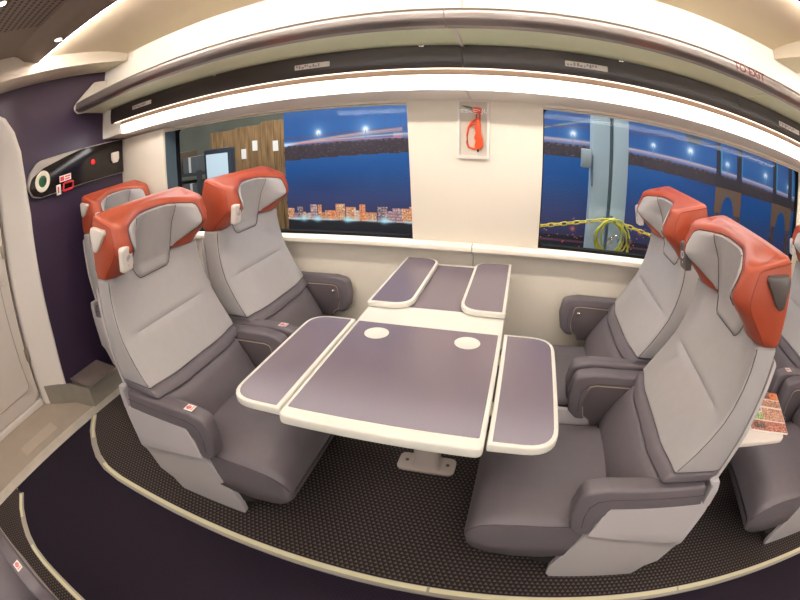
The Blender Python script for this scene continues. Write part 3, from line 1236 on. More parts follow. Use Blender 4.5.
def shell_panel(s):
    """white side panel under the aisle armrest, down to its foot; s = side (+1/-1) on which the outside lies"""
    rows = [(.500, .668, 1.0, .0), (.488, .660, 1.034, .0), (.46, .655, 1.036, .001), (.400, .642, 1.028, .002), (.372, .636, 1.022, .0),
            (.364, .634, 1.021, .006), (.350, .634, 1.018, .017), (.33, .630, 1.014, .024), (.25, .610, .998, .036), (.10, .575, .968, .062), (.03, .580, .953, .074), (.006, .594, .945, .080)]
    bm = B()
    secs = []
    for z, a, b, dy in rows:
        sl = .10 * sstep(z, .50, .30) * sstep(z, .05, .25)   # crease falls towards the rear
        o, i = s * (.033 - dy), s * (.010 - dy)
        secs.append([(a, i, z), (a, o - s * .004, z), (a + .004, o, z), (a * .5 + b * .5, o, z - sl * .5), (b - .004, o, z - sl), (b, o - s * .004, z - sl), (b, i, z - sl), (a * .5 + b * .5, i, z - sl * .5)])
    loft(bm, secs)
    return bm


def shell_bracket(s):
    pts = rounded([(1.002, .490), (1.036, .485), (1.034, .558), (1.022, .595), (.986, .599), (.982, .588), (1.0, .576)], .008, 3)
    bm = B()
    prism(bm, pts, 'y', -.034, .034, .004, 2)
    return bm


def arm_side():
    """dark fabric panel under an inner armrest"""
    pts = rounded([(.99, .537), (.655, .542), (.625, .530), (.617, .45), (.628, .40), (.655, .385), (.662, .36), (.99, .36)], [0, .02, .02, .02, .01, .01, .01, 0], 4)
    bm = B()
    prism(bm, pts, 'y', -.0335, .0335, .004, 2)
    return bm


def arm_piping(s):
    bm = B()
    if True:
        pts = [(.985, .539), (.655, .543), (.632, .537), (.624, .522), (.6165, .45), (.627, .405), (.652, .388), (.661, .362)]
        tube(bm, [(u, s * .0335, z) for u, z in pts], .0022, 5)
    return bm


def inner_shell():
    pts = rounded([(.40, .43), (.66, .43), (.66, .36), (.60, .335), (.545, .31), (.40, .31)], [0, .01, .01, .03, .03, .0], 4)
    bm = B()
    prism(bm, pts, 'y', -.012, .012, .004, 2)
    return bm


CUSH = [  # u, top centre, top edge, bottom, half width
    (.262, .305, .290, .248, .250), (.270, .338, .314, .226, .258), (.285, .370, .336, .212, .263), (.31, .400, .354, .200, .265), (.35, .420, .365, .189, .265), (.42, .430, .372, .180, .265),
    (.52, .428, .374, .182, .265), (.60, .430, .376, .19, .262), (.66, .436, .380, .20, .26), (.72, .440, .384, .22, .258)]


def cushion():
    bm = B()
    secs = []

    def ring(u, tc, te, bt, hw):
        pts = []
        N = 17
        for i in range(N):
            s = -1 + 2 * i / (N - 1)
            v = hw * s
            pts.append((u, v, te + (tc - te) * (1 - abs(s) ** 3.2)))
        m_ = (te + bt) / 2
        pts += [(u, hw + .002, te - .01), (u, hw + .003, m_), (u, hw - .006, bt + .012), (u, hw - .03, bt), (u, -hw + .03, bt), (u, -hw + .006, bt + .012), (u, -hw - .003, m_), (u, -hw - .002, te - .01)]
        return pts
    f = CUSH[0]
    secs.append(ring(f[0] - .006, f[1] - .02, f[2] - .012, f[3] + .02, f[4] - .02))
    for c in CUSH:
        secs.append(ring(*c))
    us = secs
    loft(bm, us)
    return bm


def cushion_seam(s):
    bm = B()
    if True:
        tube(bm, [(u, s * (hw + .0015), te - .002) for u, tc, te, bt, hw in CUSH], .0018, 5)
    return bm


def base_box():
    bm = B()
    box(bm, (.58, -.20, .003), (.93, .20, .10), .02, 2)
    prism(bm, [(.48, .20), (.50, .12), (.60, .09), (.92, .09), (.95, .42), (.70, .42)], 'y', -.22, .22)
    return bm


def back_shell():
    bm = B()
    secs = []
    for z in (.16, .30, .45, .60, .75, .90, .968, .98):
        ur, hw = interp(z, BACK, 3), interp(z, BACK, 4) - .006
        if z < .4:
            ur = .985 - (.4 - z) * .10
        th = .028 if z < .97 else .012
        secs.append([(ur + .0015, -hw, z), (ur + .0015, hw, z), (ur + th * .6, hw, z), (ur + th, hw - .03, z), (ur + th, -hw + .03, z), (ur + th * .6, -hw, z)])
    loft(bm, secs)
    return bm


def diamond():
    pts = rounded([(.958, 1.182), (1.038, 1.196), (1.048, 1.180), (1.042, 1.112), (1.028, 1.104), (1.010, 1.112), (.955, 1.168)], .006, 3)
    bm = B()
    prism(bm, pts, 'y', -.012, .012, .006, 2)
    return bm


def reading_plate():
    bm = B()
    c = rounded([(-.030, -.046), (.024, -.046), (.030, .040), (.014, .046), (-.024, .044)], .011, 4)
    secs = []
    for d, k in ((.012, 1.0), (-.006, 1.0), (-.010, .94), (-.0115, .82)):
        secs.append([(d, p[0] * k, p[1] * k) for p in c])
    loft(bm, secs)
    return bm


def reading_lens():
    bm = B()
    R = Matrix.Rotation(math.radians(-90), 4, 'Y')
    lathe(bm, [(.0125, 0), (.0125, .0035), (.0095, .0035), (.0085, .001), (.0, .001)], 18, Matrix.Translation((-.0105, .0, .004)) @ R)
    lathe(bm, [(.004, 0), (.004, .002)], 10, Matrix.Translation((-.0105, .0, -.022)) @ R)
    return bm


def sticker_on(parent, u, v, dz):
    def s0():
        bm = B()
        box(bm, (-.0195, -.0165, .0), (.0195, .0165, .0012))
        return bm

    def s1():
        bm = B()
        lathe(bm, [(.0105, .0012), (.0105, .0017), (.0075, .0017), (.0075, .0012)], 16, Matrix.Translation((-.005, 0, 0)))
        box(bm, (-.012, -.0015, .0012), (.002, .0015, .0018))
        return bm

    def s2():
        bm = B()
        box(bm, (.009, -.012, .0012), (.014, .012, .0017))
        return bm
    o = part('sticker', 'st0', s0, 'sticker', parent)
    o.location = (u, v, .5882 + dz)
    return o, s1, s2


def seat(x, y, facing, aisle, label, lamp='plastic', wing='plastic', sticker=None, window=False, tray=False, lone=False, stick_arm=None, recline=0.0, drop=0.0, slide=0.0, arms=None):
    """facing -1: sitter looks towards -x, +1: towards +x; aisle: world side (+1/-1 in y) where the aisle lies"""
    rz = 0 if facing < 0 else math.pi
    arms = arms or (((.2745, .325) if not lone else (.2875, .325)) if window else (.2675, .2975))
    s = aisle if facing < 0 else -aisle          # aisle side in the local frame
    t = thing('train_seat', label, 'seat', (x, y, 0), rz, 'train seats')
    c_ = part('seat_cushion', 'cush', cushion, 'dark_leather', t, 60)
    c_.location = (slide, 0, 0)
    for q in (-1, 1):
        part('cushion_seam', 'cseam%d' % q, lambda: cushion_seam(q), 'seam', c_)
    part('seat_base', 'base', base_box, 'base', t)
    b = part('backrest', 'back', lambda: back_piece([.630, .65, .67, .70, .74, .775, .79, .800, .81, .825, .86, .90, .94, .98, 1.0, 1.0155], (.800,)), 'light_leather', t, 38)
    for q in (-1, 1):
        part('back_seam', 'bseam%d' % q, lambda: back_seam(q), 'seam', b)
    part('upper_lumbar', 'lum2', lambda: back_piece([.588, .598, .608, .617, .628]), 'dark_leather', b, 60)
    part('lower_lumbar', 'lum1', lambda: back_piece([.405, .45, .50, .55, .586]), 'dark_leather', b, 60)
    h = part('headrest', 'head', head_body, 'orange', t, 45)
    for q in (-1, 1):
        part('headrest_seam', 'hseam%d' % q, lambda: head_seam(q), 'seam_o', h)
    part('face_pad', 'pad0', lambda: pad(-.11, .11), 'light_leather', h, 60)
    part('face_pad_wing', 'pad1', lambda: pad(.11, .3), 'light_leather', h, 60)
    part('face_pad_wing', 'pad2', lambda: pad(-.3, -.11), 'light_leather', h, 60)
    part('pad_seam', 'pseam', pad_seam, 'seam', h)
    for q in ((s,) if (not window or lone) else ()):
        o = part('grab_handle', 'grab_' + lamp, diamond, lamp, h)
        o.location = (-.028, q * .2685, .018)
    o = part('reading_light', 'rl_' + wing, reading_plate, wing, h)
    o.location = (head_front(.228, 1.10) + .002, .226, 1.092)
    o.rotation_euler = (0, math.radians(-10), math.radians(6))
    l = part("light_lens", 'rlens', reading_lens, 'shell', h)
    l.location, l.rotation_euler = o.location, o.rotation_euler
    part('back_shell', 'bshell', back_shell, 'shell', t, 60)
    if recline or drop:
        mt = Matrix.Translation((.75, 0, .45 - drop)) @ Matrix.Rotation(math.radians(recline), 4, 'Y') @ Matrix.Translation((-.75, 0, -.45))
        for q in t.children:
            if q.name.split('.')[0] in ('backrest', 'headrest', 'back_shell'):
                q.matrix_local = mt
    # armrests
    oy = s * arms[0]                                 # aisle-side armrest
    if not window or lone:
        p = part('armrest', 'armpad', arm_pad, 'dark_leather', t, 50)
        p.location = (0, oy, -.010)
        for g in (-1, 1):
            part('armrest_seam', 'armseam%d' % g, lambda: arm_groove(g), 'seam', p)
        q = part('side_shell', 'shell%d' % s, lambda: shell_panel(s), 'shell', t, 35)
        q.location = (0, oy + s * .0, 0)
        q = part('armrest_bracket', 'brk', lambda: shell_bracket(s), 'shell', t)
        q.location = (0, oy, 0)
        sides = (-s * arms[1],) if not window else ()
    else:
        sides = (s * arms[0], -s * arms[1])
    for k, yy in enumerate(sides):
        dz = .040 if k == 1 else .016
        p = part('armrest', 'armpad', arm_pad, 'dark_leather', t, 50)
        p.location = (0, yy, dz)
        for g in (-1, 1):
            part('armrest_seam', 'armseam%d' % g, lambda: arm_groove(g), 'seam', p)
        f = part('armrest_side', 'armside', arm_side, 'dark_fabric', t)
        f.location = (0, yy, dz)
        for g in (-1, 1):
            part('side_piping', 'armpipe%d' % g, lambda: arm_piping(g), 'piping', f)
        if k == 0 and not window:
            q = part('inner_shell', 'ishell', inner_shell, 'shell', t)
            q.location = (0, math.copysign(abs(yy) - .005, yy), 0)
        if k == 1:                                 # window armrest has a small release knob
            def dome():
                return lathe(B(), [(.0125, 0), (.0125, .003), (.009, .009), (.003, .012)], 16, Matrix.Rotation(math.radians(90), 4, 'X'))
            o = part('release_knob', 'knob', dome, 'chrome', f)
            o.location = (.650, (-.0335 if yy > 0 else .0335), .508)
            o.rotation_euler = (0, 0, 0 if yy > 0 else math.pi)
    if stick_arm is not None:
        side, u = stick_arm
        o, s1, s2 = sticker_on(t, u, side * (arms[0] if side == s else arms[1]), -.010 if (side == s and not window) else .016)
        o.rotation_euler = (0, 0, math.pi if facing > 0 else 0)
        part('sticker_symbol', 'st1', s1, 'red', o)
        part('sticker_text', 'st2', s2, 'pink', o)
    return t


CX = -.025
YA, YB = .362, 1.015
P1, P2 = 1.05, 1.105
seatA = seat(CX - .028, YA + .006, +1, -1, 'orange topped aisle seat facing the table with its back to the bulkhead', stick_arm=(1, .645), recline=-1.4, drop=.012, slide=.045)
seatB = seat(CX, YB, +1, -1, 'window seat under the hall view, beside the kiosk and crates outside', window=True, stick_arm=(1, .64), recline=-1.2, drop=.011)
seatC = seat(CX - P1, YB - .03, +1, -1, 'window seat tucked between the black control panel and the row ahead', window=True, lone=True)
seatD = seat(CX + .006, YA - .008, -1, -1, 'aisle seat with dark grey grab handles and a tray on its back', lamp='grey_plastic', wing='grey_plastic', recline=1.2)
seatE = seat(CX, YB, -1, -1, 'window seat facing the table beneath the yellow hose and chain', window=True, recline=1.2)
seatF = seat(CX + P2 + .04, YA, -1, -1, 'aisle seat behind the tray with the magazine')
seatG = seat(CX + P2, YB, -1, -1, 'window seat in the row behind the magazine tray', window=True, stick_arm=(-1, .66))
seatH = seat(CX - .08, MIRY - YA - .03, +1, 1, 'aisle seat across the dark aisle showing only its stickered armrest', stick_arm=(-1, .66))

# fold-down tray on the back of seat D
bm = B()
tray = rounded([(1.07, -.20), (1.36, -.20), (1.36, .16), (1.07, .16)], [.01, .04, .04, .01], 5)
prism(bm, tray, 'z', .640, .658, .005, 2)
tr_o = obj('tray_table', bm, 'plastic', seatD)
for v in (-.20, .16):
    bm = B()
    prism(bm, [(1.02, .60), (1.05, .56), (1.10, .640), (1.06, .648)], 'y', v + .012 - .006, v + .012 + .006, .002)
    obj('tray_arm', bm, 'shell', tr_o)


def paint_grid(nx, ny, fx, fy, colours, axis):
    """flat grid with a 'print' colour attribute; colours: array (ny, nx, 3) of sRGB 0..255"""
    xs, ys = np.linspace(*fx, nx + 1), np.linspace(*fy, ny + 1)
    gx, gy = np.meshgrid(xs, ys)
    co = np.zeros(((nx + 1) * (ny + 1), 3), np.float32)
    co[:, 0] = gx.ravel()
    co[:, 2 if axis == 'y' else 1] = gy.ravel()
    i = np.arange(nx * ny)
    r, c = i // nx, i % nx
    v0 = r * (nx + 1) + c
    faces = np.stack([v0, v0 + 1, v0 + nx + 2, v0 + nx + 1], 1).astype(np.int32)
    me = bpy.data.meshes.new('print')
    me.vertices.add(len(co))
    me.vertices.foreach_set('co', co.ravel())
    me.loops.add(faces.size)
    me.loops.foreach_set('vertex_index', faces.ravel())
    me.polygons.add(len(faces))
    me.polygons.foreach_set('loop_start', np.arange(0, faces.size, 4, dtype=np.int32))
    me.update(calc_edges=True)
    at = me.attributes.new('print', 'FLOAT_COLOR', 'FACE')
    s = np.clip(colours.reshape(-1, 3) / 255.0, 0, 1)
    l = np.where(s <= .04045, s / 12.92, ((s + .055) / 1.055) ** 2.4)
    at.data.foreach_set('color', np.concatenate([l, np.ones((len(l), 1))], 1).astype(np.float32).ravel())
    return me


# magazine on the tray
mg = thing('magazine', 'open colour magazine lying on the white tray behind the seat', 'magazine', (1.295, .325, .6592), math.radians(-14))
bm = B()
prism(bm, rounded([(-.10, -.135), (.10, -.135), (.10, .135), (-.10, .135)], .003, 2), 'z', .0, .005, .001)
obj('pages', bm, 'paper', mg)
rs = np.random.RandomState(5)
img = np.zeros((40, 30, 3)) + (226, 216, 206)
blocks = [(0, 9, 0, 30, (168, 96, 72)), (2, 7, 3, 12, (90, 62, 52)), (10, 17, 0, 12, (150, 172, 112)), (10, 22, 12, 30, (188, 140, 112)), (18, 25, 2, 11, (120, 140, 160)), (24, 31, 9, 30, (172, 122, 96)), (26, 34, 0, 9, (120, 160, 80)), (32, 40, 10, 30, (196, 112, 62)), (33, 39, 14, 22, (88, 60, 44)), (35, 40, 2, 9, (138, 170, 92))]
for a, b, c, d, colr in blocks:
    img[a:b, c:d] = np.array(colr) + rs.normal(0, 26, (b - a, d - c, 1))
me = paint_grid(30, 40, (-.098, .098), (-.133, .133), img, 'z')
me.materials.append(M['magprint'])
o = link_mesh('printed_cover', me, mg)
o.location = (0, 0, .0054)

# ================================================================== OUTSIDE THE WINDOWS: exhibition hall
hall = struct('exterior_hall')
bm = B()
box(bm, (-9, 1.5, -.42), (9, 9, -.40))
obj('hall_floor', bm, 'hall_floor', hall)
bm = B()
box(bm, (-9, 6.4, -.4), (9, 6.5, 4.5))
obj('hall_back_wall', bm, 'hall_wall', hall)

# printed night-skyline backdrop
bd = thing('backdrop_banner', 'large printed night banner of a lit suspension bridge over blue dusk', 'banner', (0, 2.6, 0))
bx0, bx1, bz0, bz1 = -1.656, 3.55, -.30, 2.0
nx, nz = 640, 283
X = np.linspace(bx0, bx1, nx + 1)
X = (X[1:] + X[:-1]) / 2
Z = np.linspace(bz0, bz1, nz + 1)
Z = (Z[1:] + Z[:-1]) / 2
XX, ZZ = np.meshgrid(X, Z)
rs = np.random.RandomState(3)


def ramp(z, stops):
    zs = [s[0] for s in stops]
    return np.stack([np.interp(z, zs, [s[1][k] for s in stops]) for k in range(3)], -1)


img = ramp(ZZ, [(-.3, (20, 22, 50)), (.55, (34, 34, 70)), (.72, (56, 52, 104)), (.85, (52, 62, 124)), (.95, (36, 66, 134)), (1.08, (10, 72, 152)), (1.2, (10, 78, 160)), (1.3, (30, 84, 164)), (1.5, (38, 80, 158)), (1.65, (62, 92, 156)), (2.0, (70, 96, 150))])
# soft drifting cloud tone
for _ in range(26):
    cx, cz, r = rs.uniform(bx0, bx1), rs.uniform(.75, 1.7), rs.uniform(.1, .35)
    k = np.exp(-(((XX - cx) / (r * 1.6)) ** 2 + ((ZZ - cz) / (r * .5)) ** 2))[..., None]
    img = img + k * rs.uniform(-12, 14)


def put(mask, colr, a=1.0):
    global img
    m_ = (np.asarray(mask, float) * a)[..., None]
    img = img * (1 - m_) + np.array(colr, float) * m_

img = img * np.array((.94, 1.0, .90))


def soft(d, w):
    return np.exp(-(d / w) ** 2)


# suspender cables and main cable
for k in range(44):
    x = bx0 + .06 + k * .12
    put((abs(XX - x) < .004) & (ZZ > 1.33), (70, 84, 130), .55)
cab = 1.40 + .5 * np.abs(np.mod(XX - .2 + 2.0, 3.8) / 3.8 - .5) * 1.3
put(soft(ZZ - (1.454 + .25 * (XX - .454)), .006) * (XX > .2) * (XX < 1.25), (170, 160, 120), .8)
put(soft(ZZ - (1.52 + .22 * (XX - .454)), .005) * (XX > .2) * (XX < 1.25), (70, 60, 90), .8)
put(soft(ZZ - (1.385 + .055 * (XX + 1.0)), .006), (96, 70, 96), .9)
# road light trails
ztop = np.interp(XX, [-1.65, -.6, .45, 1.13, 2, 2.95], [1.288, 1.328, 1.342, 1.338, 1.318, 1.296])
zbot = np.interp(XX, [-1.65, -.6, .45, 1.13, 2, 2.95], [1.160, 1.210, 1.244, 1.246, 1.206, 1.198])
trail = ztop + .022
put(soft(ZZ - trail, .018) * (XX > -.7), (170, 140, 160), .8)
put(soft(ZZ - trail - .010, .006) * (XX > -.7), (214, 190, 190), .7)
for s, c in ((.085, (190, 140, 120)), (.055, (200, 176, 166)), (.03, (186, 110, 130)), (.10, (190, 150, 150))):
    put(soft(ZZ - (1.30 + s * (XX + 1.656)), .007) * (XX < -.62), c, .85)
put(soft(ZZ - 1.30, .02) * soft(XX + 1.64, .09), (190, 220, 255), .9)
# bridge deck
deck = (ZZ < ztop) & (ZZ > zbot)
put(deck, (54, 44, 52))
spk = rs.rand(nz, nx)
put(deck & (spk > .92), (96, 78, 74), .6)
put(deck & (spk < .015), (130, 130, 150), .5)
put(deck & (abs(ZZ - ztop) < .012) & (np.mod(XX, .055) < .03), (92, 82, 96), .8)
# lamps
for lx, lz, r in ((-1.329, 1.39, .026), (-.92, 1.40, .028), (.668, 1.425, .026), (1.326, 1.43, .02), (1.674, 1.45, .03), (2.071, 1.42, .022), (2.554, 1.43, .024), (2.9, 1.40, .02)):
    d = np.hypot(XX - lx, ZZ - lz)
    put(np.exp(-d / (r * 1.5)), (176, 206, 240), .8)
    put(np.exp(-(d / (r * .85)) ** 2), (246, 250, 252), 1)
    put((abs(XX - lx) < .005) & (ZZ < lz) & (ZZ > 1.33), (120, 130, 160), .8)
# towers
for a, b in ((1.945, 2.245), (2.66, 2.965)):
    wdt = .062
    legs = ((XX > a) & (XX < a + wdt)) | ((XX < b) & (XX > b - wdt))
    put(legs, (44, 40, 56))
    put(legs & (ZZ < 1.2) & (spk > .55), (112, 84, 66), .8)
    mid_ = (XX > a) & (XX < b)
    put(mid_ & (ZZ < 1.30) & (ZZ > 1.21), (48, 42, 50))
    ar = np.hypot((XX - (a + b) / 2) / ((b - a) / 2 - wdt - .012), (ZZ - .96) / .19)
    put(mid_ & (ZZ < 1.21) & (ZZ > 1.0) & (ar > 1), (116, 84, 60), .85)
    put((abs(XX - a - wdt) < .009) & (ZZ > 1.33), (60, 150, 200), .8)
    put((abs(XX - b - .004) < .009) & (ZZ > 1.33), (60, 150, 200), .6)
    put(mid_ & (ZZ > 1.62) & (ZZ < 1.70), (44, 40, 56))
# the lit town along the water
put(ZZ < .64, (16, 16, 26), 1)
put((ZZ < .56), (10, 11, 18), 1)
x = bx0
while x < .25:
    wd = rs.uniform(.03, .10)
    h = .665 + rs.uniform(.03, .125)
    base_c = [(198, 120, 84), (224, 150, 100), (170, 130, 140), (214, 180, 160), (120, 96, 110), (236, 130, 70)][rs.randint(6)]
    m_ = (XX > x) & (XX < x + wd) & (ZZ < h) & (ZZ > .652)
    put(m_, base_c, .92)
    put(m_ & (np.mod(XX, .022) < .011) & (np.mod(ZZ, .024) < .012), (250, 226, 190), .5)
    put(m_ & (spk > .93), (255, 240, 210), .7)
    put(m_ & (spk < .12), (90, 66, 80), .6)
    x += wd * rs.uniform(.7, 1.1)
put(soft(ZZ - .655, .012) * (XX < .25) * (.5 + .5 * np.sin(XX * 31) * np.sin(XX * 7.3)), (200, 240, 250), .95)
for cx in (-1.5, -1.37, -1.1, -.78):
    d = np.hypot((XX - cx) * .8, ZZ - .66)
    put(np.exp(-(d / .028) ** 2), (180, 240, 255), .9)
# dark far shore on the other side
put((XX > .25) & (ZZ < .60 + .012 * np.sin(XX * 9)), (18, 17, 30))
put((XX > .25) & (abs(ZZ - .60) < .01), (150, 70, 110), .5)
put((XX > .25) & (ZZ < .74) & (ZZ > .55) & (spk > .985), (230, 110, 90), .9)
put((XX > .25) & (ZZ < .80) & (ZZ > .66) & (spk > .99), (210, 130, 150), .8)
for cx, cz in ((1.26, .73), (.70, .70), (1.05, .76), (1.5, .72)):
    put(np.exp(-(np.hypot(XX - cx, ZZ - cz) / .018) ** 2), (240, 110, 100), .8)
me = paint_grid(nx, nz, (bx0, bx1), (bz0, bz1), img, 'y')
me.materials.append(M['printed'])
o = link_mesh('printed_face', me, bd)
o.location = (0, -.012, 0)
bm = B()
box(bm, (bx0, -.010, bz0), (bx1, .03, bz1))
obj('backing_board', bm, 'shelfdark', bd)
for x in (-1.2, .6, 2.6):
    bm = B()
    box(bm, (x - .04, .03, -.40), (x + .04, .35, -.36))
    box(bm, (x - .03, .03, -.40), (x + .03, .07, 1.2))
    obj('stand_leg', bm, 'shelfdark', bd)

# painted steel post with conduit and a junction box
po = thing('steel_post', 'pale blue painted steel post outside the window facing the yellow hose', 'post', (.87, 2.12, -.4))
for a, b in ((-.130, -.012), (.012, .118)):
    bm = B()
    box(bm, (a, -.05, 0), (b, .08, 3.2), .006)
    obj('post_flange', bm, 'post_blue', po)
bm = B()
box(bm, (-.012, -.015, 0), (.012, .06, 3.2))
obj('post_web', bm, 'post_grey', po)
bm = B()
tube(bm, [(.0, -.03, 1.36), (.0, -.03, 3.2)], .010, 8)
obj('conduit', bm, 'conduit', po)
bm = B()
box(bm, (-.200, -.07, 1.615), (-.138, .0, 1.735), .004)
jb = obj('junction_box', bm, 'jbox', po)
bm = B()
box(bm, (-.138, -.05, 1.62), (-.118, -.03, 1.70), .003)
tube(bm, [(-.125, -.045, 1.62), (-.125, -.056, 1.5)], .006, 6)
obj('box_fitting', bm, 'conduit', jb)
bm = B()
lathe(bm, [(.005, 0), (.005, .036), (.009, .036), (.009, .041)], 10, Matrix.Translation((.02, -.045, 1.32)) @ Matrix.Rotation(math.radians(90), 4, 'X'))
obj('hook', bm, 'conduit', po)

# hose coil on the post
hc = thing('hose_coil', 'coiled yellow hose hanging from the pale blue post', 'hose', (.885, 1.985, .925))
bm = B()
pts = []
rs2 = random.Random(4)
for k in range(5):
    rx, rz_, cx, cz = rs2.uniform(.075, .125), rs2.uniform(.10, .145), rs2.uniform(-.02, .02), -.125 + rs2.uniform(-.02, .01)
    for j in range(18):
        a = 2 * math.pi * j / 18 + math.pi / 2
        w_ = j / 18
        pts.append((cx + rx * math.cos(a), -.012 * k + .03 + .006 * math.sin(a * 2), cz + rz_ * math.sin(a)))
pts += [(.02, -.03, -.02), (.09, -.03, -.08), (.125, -.02, -.2), (.13, -.01, -.32)]
tube(bm, pts, .005, 6)
obj('hose_loops', bm, 'yellow', hc, 60)
bm = B()
tube(bm, [(-.02, -.035, -.16), (-.012, -.038, -.14), (.005, -.04, -.115), (.03, -.04, -.10)], [.012, .016, .012, .007], 8)
box(bm, (-.03, -.05, -.175), (-.006, -.025, -.15), .003)
obj('nozzle', bm, 'chrome', hc)
bm = B()
tube(bm, [(.03, -.04, -.105), (.045, -.04, -.125), (.04, -.04, -.145)], .004, 6)
obj('nozzle_lever', bm, 'chrome', hc)

# chain hung from the post to both sides
ch = thing('plastic_chain', 'yellow plastic chain swagged either side of the pale blue post', 'chain', (.885, 2.055, .905))


def link_bm():
    bm = B()
    pts = []
    for j in range(16):
        a = 2 * math.pi * j / 16
        pts.append((.021 * math.cos(a) + .006 * (1 if math.cos(a) > 0 else -1), .010 * math.sin(a), 0))
    return tube(bm, pts, .0036, 5, True)


lm = finish(link_bm(), 'chain', 60)
for side, ex, ez in ((-1, -.95, -.16), (1, .95, -.20)):
    n = 23
    for k in range(n):
        def at(q):
            return Vector((ex * q, -.01, ez * q - .012 * math.sin(math.pi * q)))
        a, b = at(k / n), at((k + 1) / n)
        o = link_mesh('link', lm, ch)
        o.location = (a + b) / 2
        d = b - a
        o.rotation_euler = (math.radians(90 if k % 2 else 20), -math.atan2(d.z, abs(d.x)) * side, 0)
for sx in (-.95, .95):
    bm = B()
    zz = -.16 if sx < 0 else -.20
    lathe(bm, [(.10, -1.305), (.10, -1.28), (.02, -1.27), (.02, zz + .02), (.012, zz + .03)], 14, Matrix.Translation((sx, -.01, 0)))
    obj('chain_stanchion', bm, 'yellow', ch)

# small dark plate with a round hole hanging outside the second window
hp_ = thing('hanging_plate', 'small dark plate with a round hole hanging outside the window', 'plate', (1.585, 2.3, 1.575))
bm = B()
inner = [(.028 * math.cos(2 * math.pi * j / 20), .005 + .030 * math.sin(2 * math.pi * j / 20)) for j in range(20)]
outer = []
for j in range(20):
    a = 2 * math.pi * j / 20
    c, s_ = math.cos(a), math.sin(a)
    k = .068 / max(abs(c), abs(s_))
    outer.append((c * k, s_ * k))
A_ = [[bm.verts.new((p[0], y, p[1])) for p in q] for q in (inner, outer) for y in (-.004, .004)]
for j in range(20):
    k = (j + 1) % 20
    bm.faces.new((A_[0][j], A_[0][k], A_[2][k], A_[2][j]))
    bm.faces.new((A_[1][j], A_[1][k], A_[3][k], A_[3][j]))
    bm.faces.new((A_[0][j], A_[0][k], A_[1][k], A_[1][j]))
    bm.faces.new((A_[2][j], A_[2][k], A_[3][k], A_[3][j]))
obj('plate', bm, 'shelfdark', hp_)
bm = B()
tube(bm, [(0, 0, .052), (0, 0, 1.6)], .003, 6)
obj('hanger_wire', bm, 'shelfdark', hp_)

# wooden crates
for k, (x0, x1, yy, ztop_, lab) in enumerate(((-3.04, -2.66, 3.25, 1.50, 'plywood crate partly hidden by the kiosk screen'), (-2.65, -2.31, 3.22, 1.52, 'middle plywood crate bearing two white paper labels'), (-2.30, -1.98, 3.2, 1.55, 'plywood crate with dark nail heads beside the night banner'))):
    cr = thing('wooden_crate', lab, 'crate', ((x0 + x1) / 2, yy + .3, -.4), 0, 'plywood crates in the hall')
    hw = (x1 - x0) / 2
    H = ztop_ + .4
    bm = B()
    box(bm, (-hw, -.27, .1), (hw, .3, H), .003)
    obj('crate_body', bm, 'plywood', cr)
    nb = 4
    for j in range(nb):
        bm = B()
        a = -hw + 2 * hw * j / nb
        box(bm, (a + .003, -.29, .1), (a + 2 * hw / nb - .003, -.27, H), .002, 1)
        obj('plank', bm, 'plywood', cr)
    for z in (.16, .62):
        bm = B()
        box(bm, (-hw, -.312, z - .05), (hw, -.29, z + .05), .003, 1)
        obj('batten', bm, 'plywood', cr)
    for sx in (-1, 1):
        bm = B()
        box(bm, (sx * hw * .65 - .05, -.27, 0), (sx * hw * .65 + .05, .3, .1))
        obj('skid', bm, 'plywood', cr)
    for (lx, lz) in {0: [(.05, 1.66)], 1: [(-.06, 1.62), (.09, 1.70)], 2: [(.02, 1.68)]}[k]:
        bm = B()
        box(bm, (lx - .032, -.293, lz - .055), (lx + .032, -.2905, lz + .055))
        obj('paper_label', bm, 'paper', cr)
    if k == 2:
        bm = B()
        for j in range(12):
            lathe(bm, [(.012, 0), (.012, .003)], 8, Matrix.Translation((hw - .03, -.29, .3 + j * .13)) @ Matrix.Rotation(math.radians(90), 4, 'X'))
        tag(obj('nail_heads', bm, 'gasket', cr), kind='stuff')

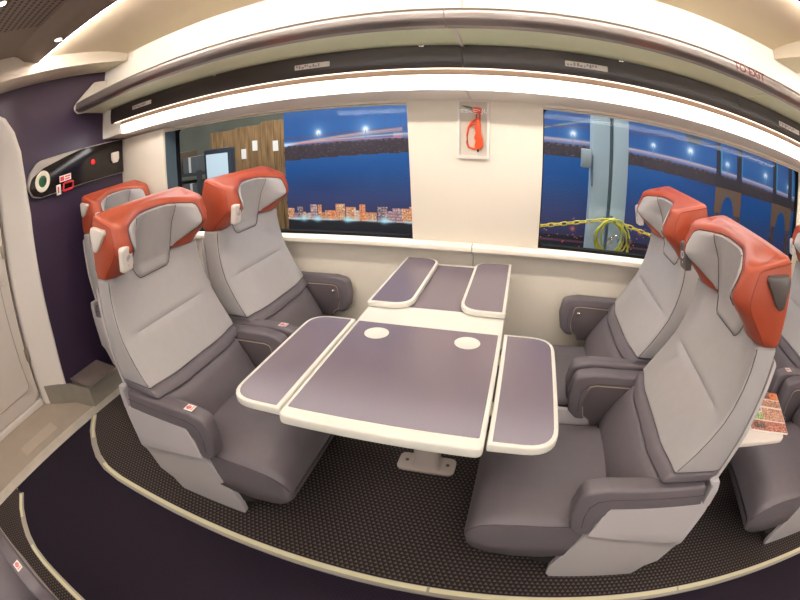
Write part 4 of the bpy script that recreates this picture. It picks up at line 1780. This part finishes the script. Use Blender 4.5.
# kiosk display
ki = thing('display_kiosk', 'tall dark framed kiosk with pale blue screen in front of the crates', 'display', (-2.262, 2.42, -.4))
bm = B()
prism(bm, rounded([(-.170, .08), (.160, .08), (.160, 1.735), (-.170, 1.735)], .02, 3), 'y', .0, .05, .004)
obj('kiosk_body', bm, 'kiosk', ki)
bm = B()
box(bm, (-.142, -.004, .75), (.112, .001, 1.690))
sc_ = obj('screen', bm, 'screen', ki)
bm = B()
for z, a, b in ((1.45, -.09, .08), (1.42, -.07, .06), (1.30, -.11, .10), (1.27, -.11, .07), (1.24, -.10, .09)):
    box(bm, (a, -.005, z), (b, -.0042, z + .012))
tag(obj('screen_text', bm, 'screen_ink', sc_), kind='stuff')
bm = B()
box(bm, (-.25, -.15, .0), (.25, .2, .03), .005)
box(bm, (-.05, .01, .03), (.05, .04, .09))
obj('kiosk_foot', bm, 'kiosk', ki)

# grey post and stacked stock at the far side of the hall
gp = thing('grey_post', 'grey blue hall post at the edge of the first window', 'post', (-3.02, 2.45, -.4))
bm = B()
box(bm, (-.07, -.07, 0), (.07, .07, 3.2), .006)
obj('post_shaft', bm, 'post_grey', gp)
bm = B()
box(bm, (-.12, -.12, 0), (.12, .12, .03), .004)
obj('post_foot', bm, 'post_grey', gp)
sh = thing('storage_rack', 'dark storage rack of cartons at the back of the hall', 'rack', (-5.0, 4.6, -.4))
for x in (-.85, .85):
    for y in (-.3, .3):
        bm = B()
        box(bm, (x - .03, y - .03, 0), (x + .03, y + .03, 1.40))
        obj('upright', bm, 'shelfdark', sh)
for z in (.40, .86, 1.32):
    bm = B()
    box(bm, (-.85, -.32, z), (.85, .32, z + .04))
    obj('rack_shelf', bm, 'shelfdark', sh)
rs3 = random.Random(11)
words = {'carton_r': 'red', 'carton_b': 'brown', 'carton_g': 'grey'}
lvl = {0: 'lowest', 1: 'middle', 2: 'top'}
pos = {0: 'far end', 1: 'second', 2: 'middle', 3: 'near end'}
for r, z in enumerate((.44, .90, 1.36)):
    for c in range(4):
        mk = rs3.choice(list(words))
        wd, hh = rs3.uniform(.28, .38), rs3.uniform(.2, .36)
        cxx = -.63 + c * .42
        t = thing('carton', '%s carton on the %s shelf of the storage rack, %s place' % (words[mk], lvl[r], pos[c]), 'carton', (-5.0 + cxx, 4.6, z - .4 + .0005), 0, 'cartons on the storage rack')
        bm = B()
        box(bm, (-wd / 2, -.26, 0), (wd / 2, .24, hh), .004, 1)
        obj('carton_body', bm, mk, t)
        bm = B()
        box(bm, (-.025, -.262, .01), (.025, .242, hh + .001))
        obj('packing_tape', bm, 'paper', t)
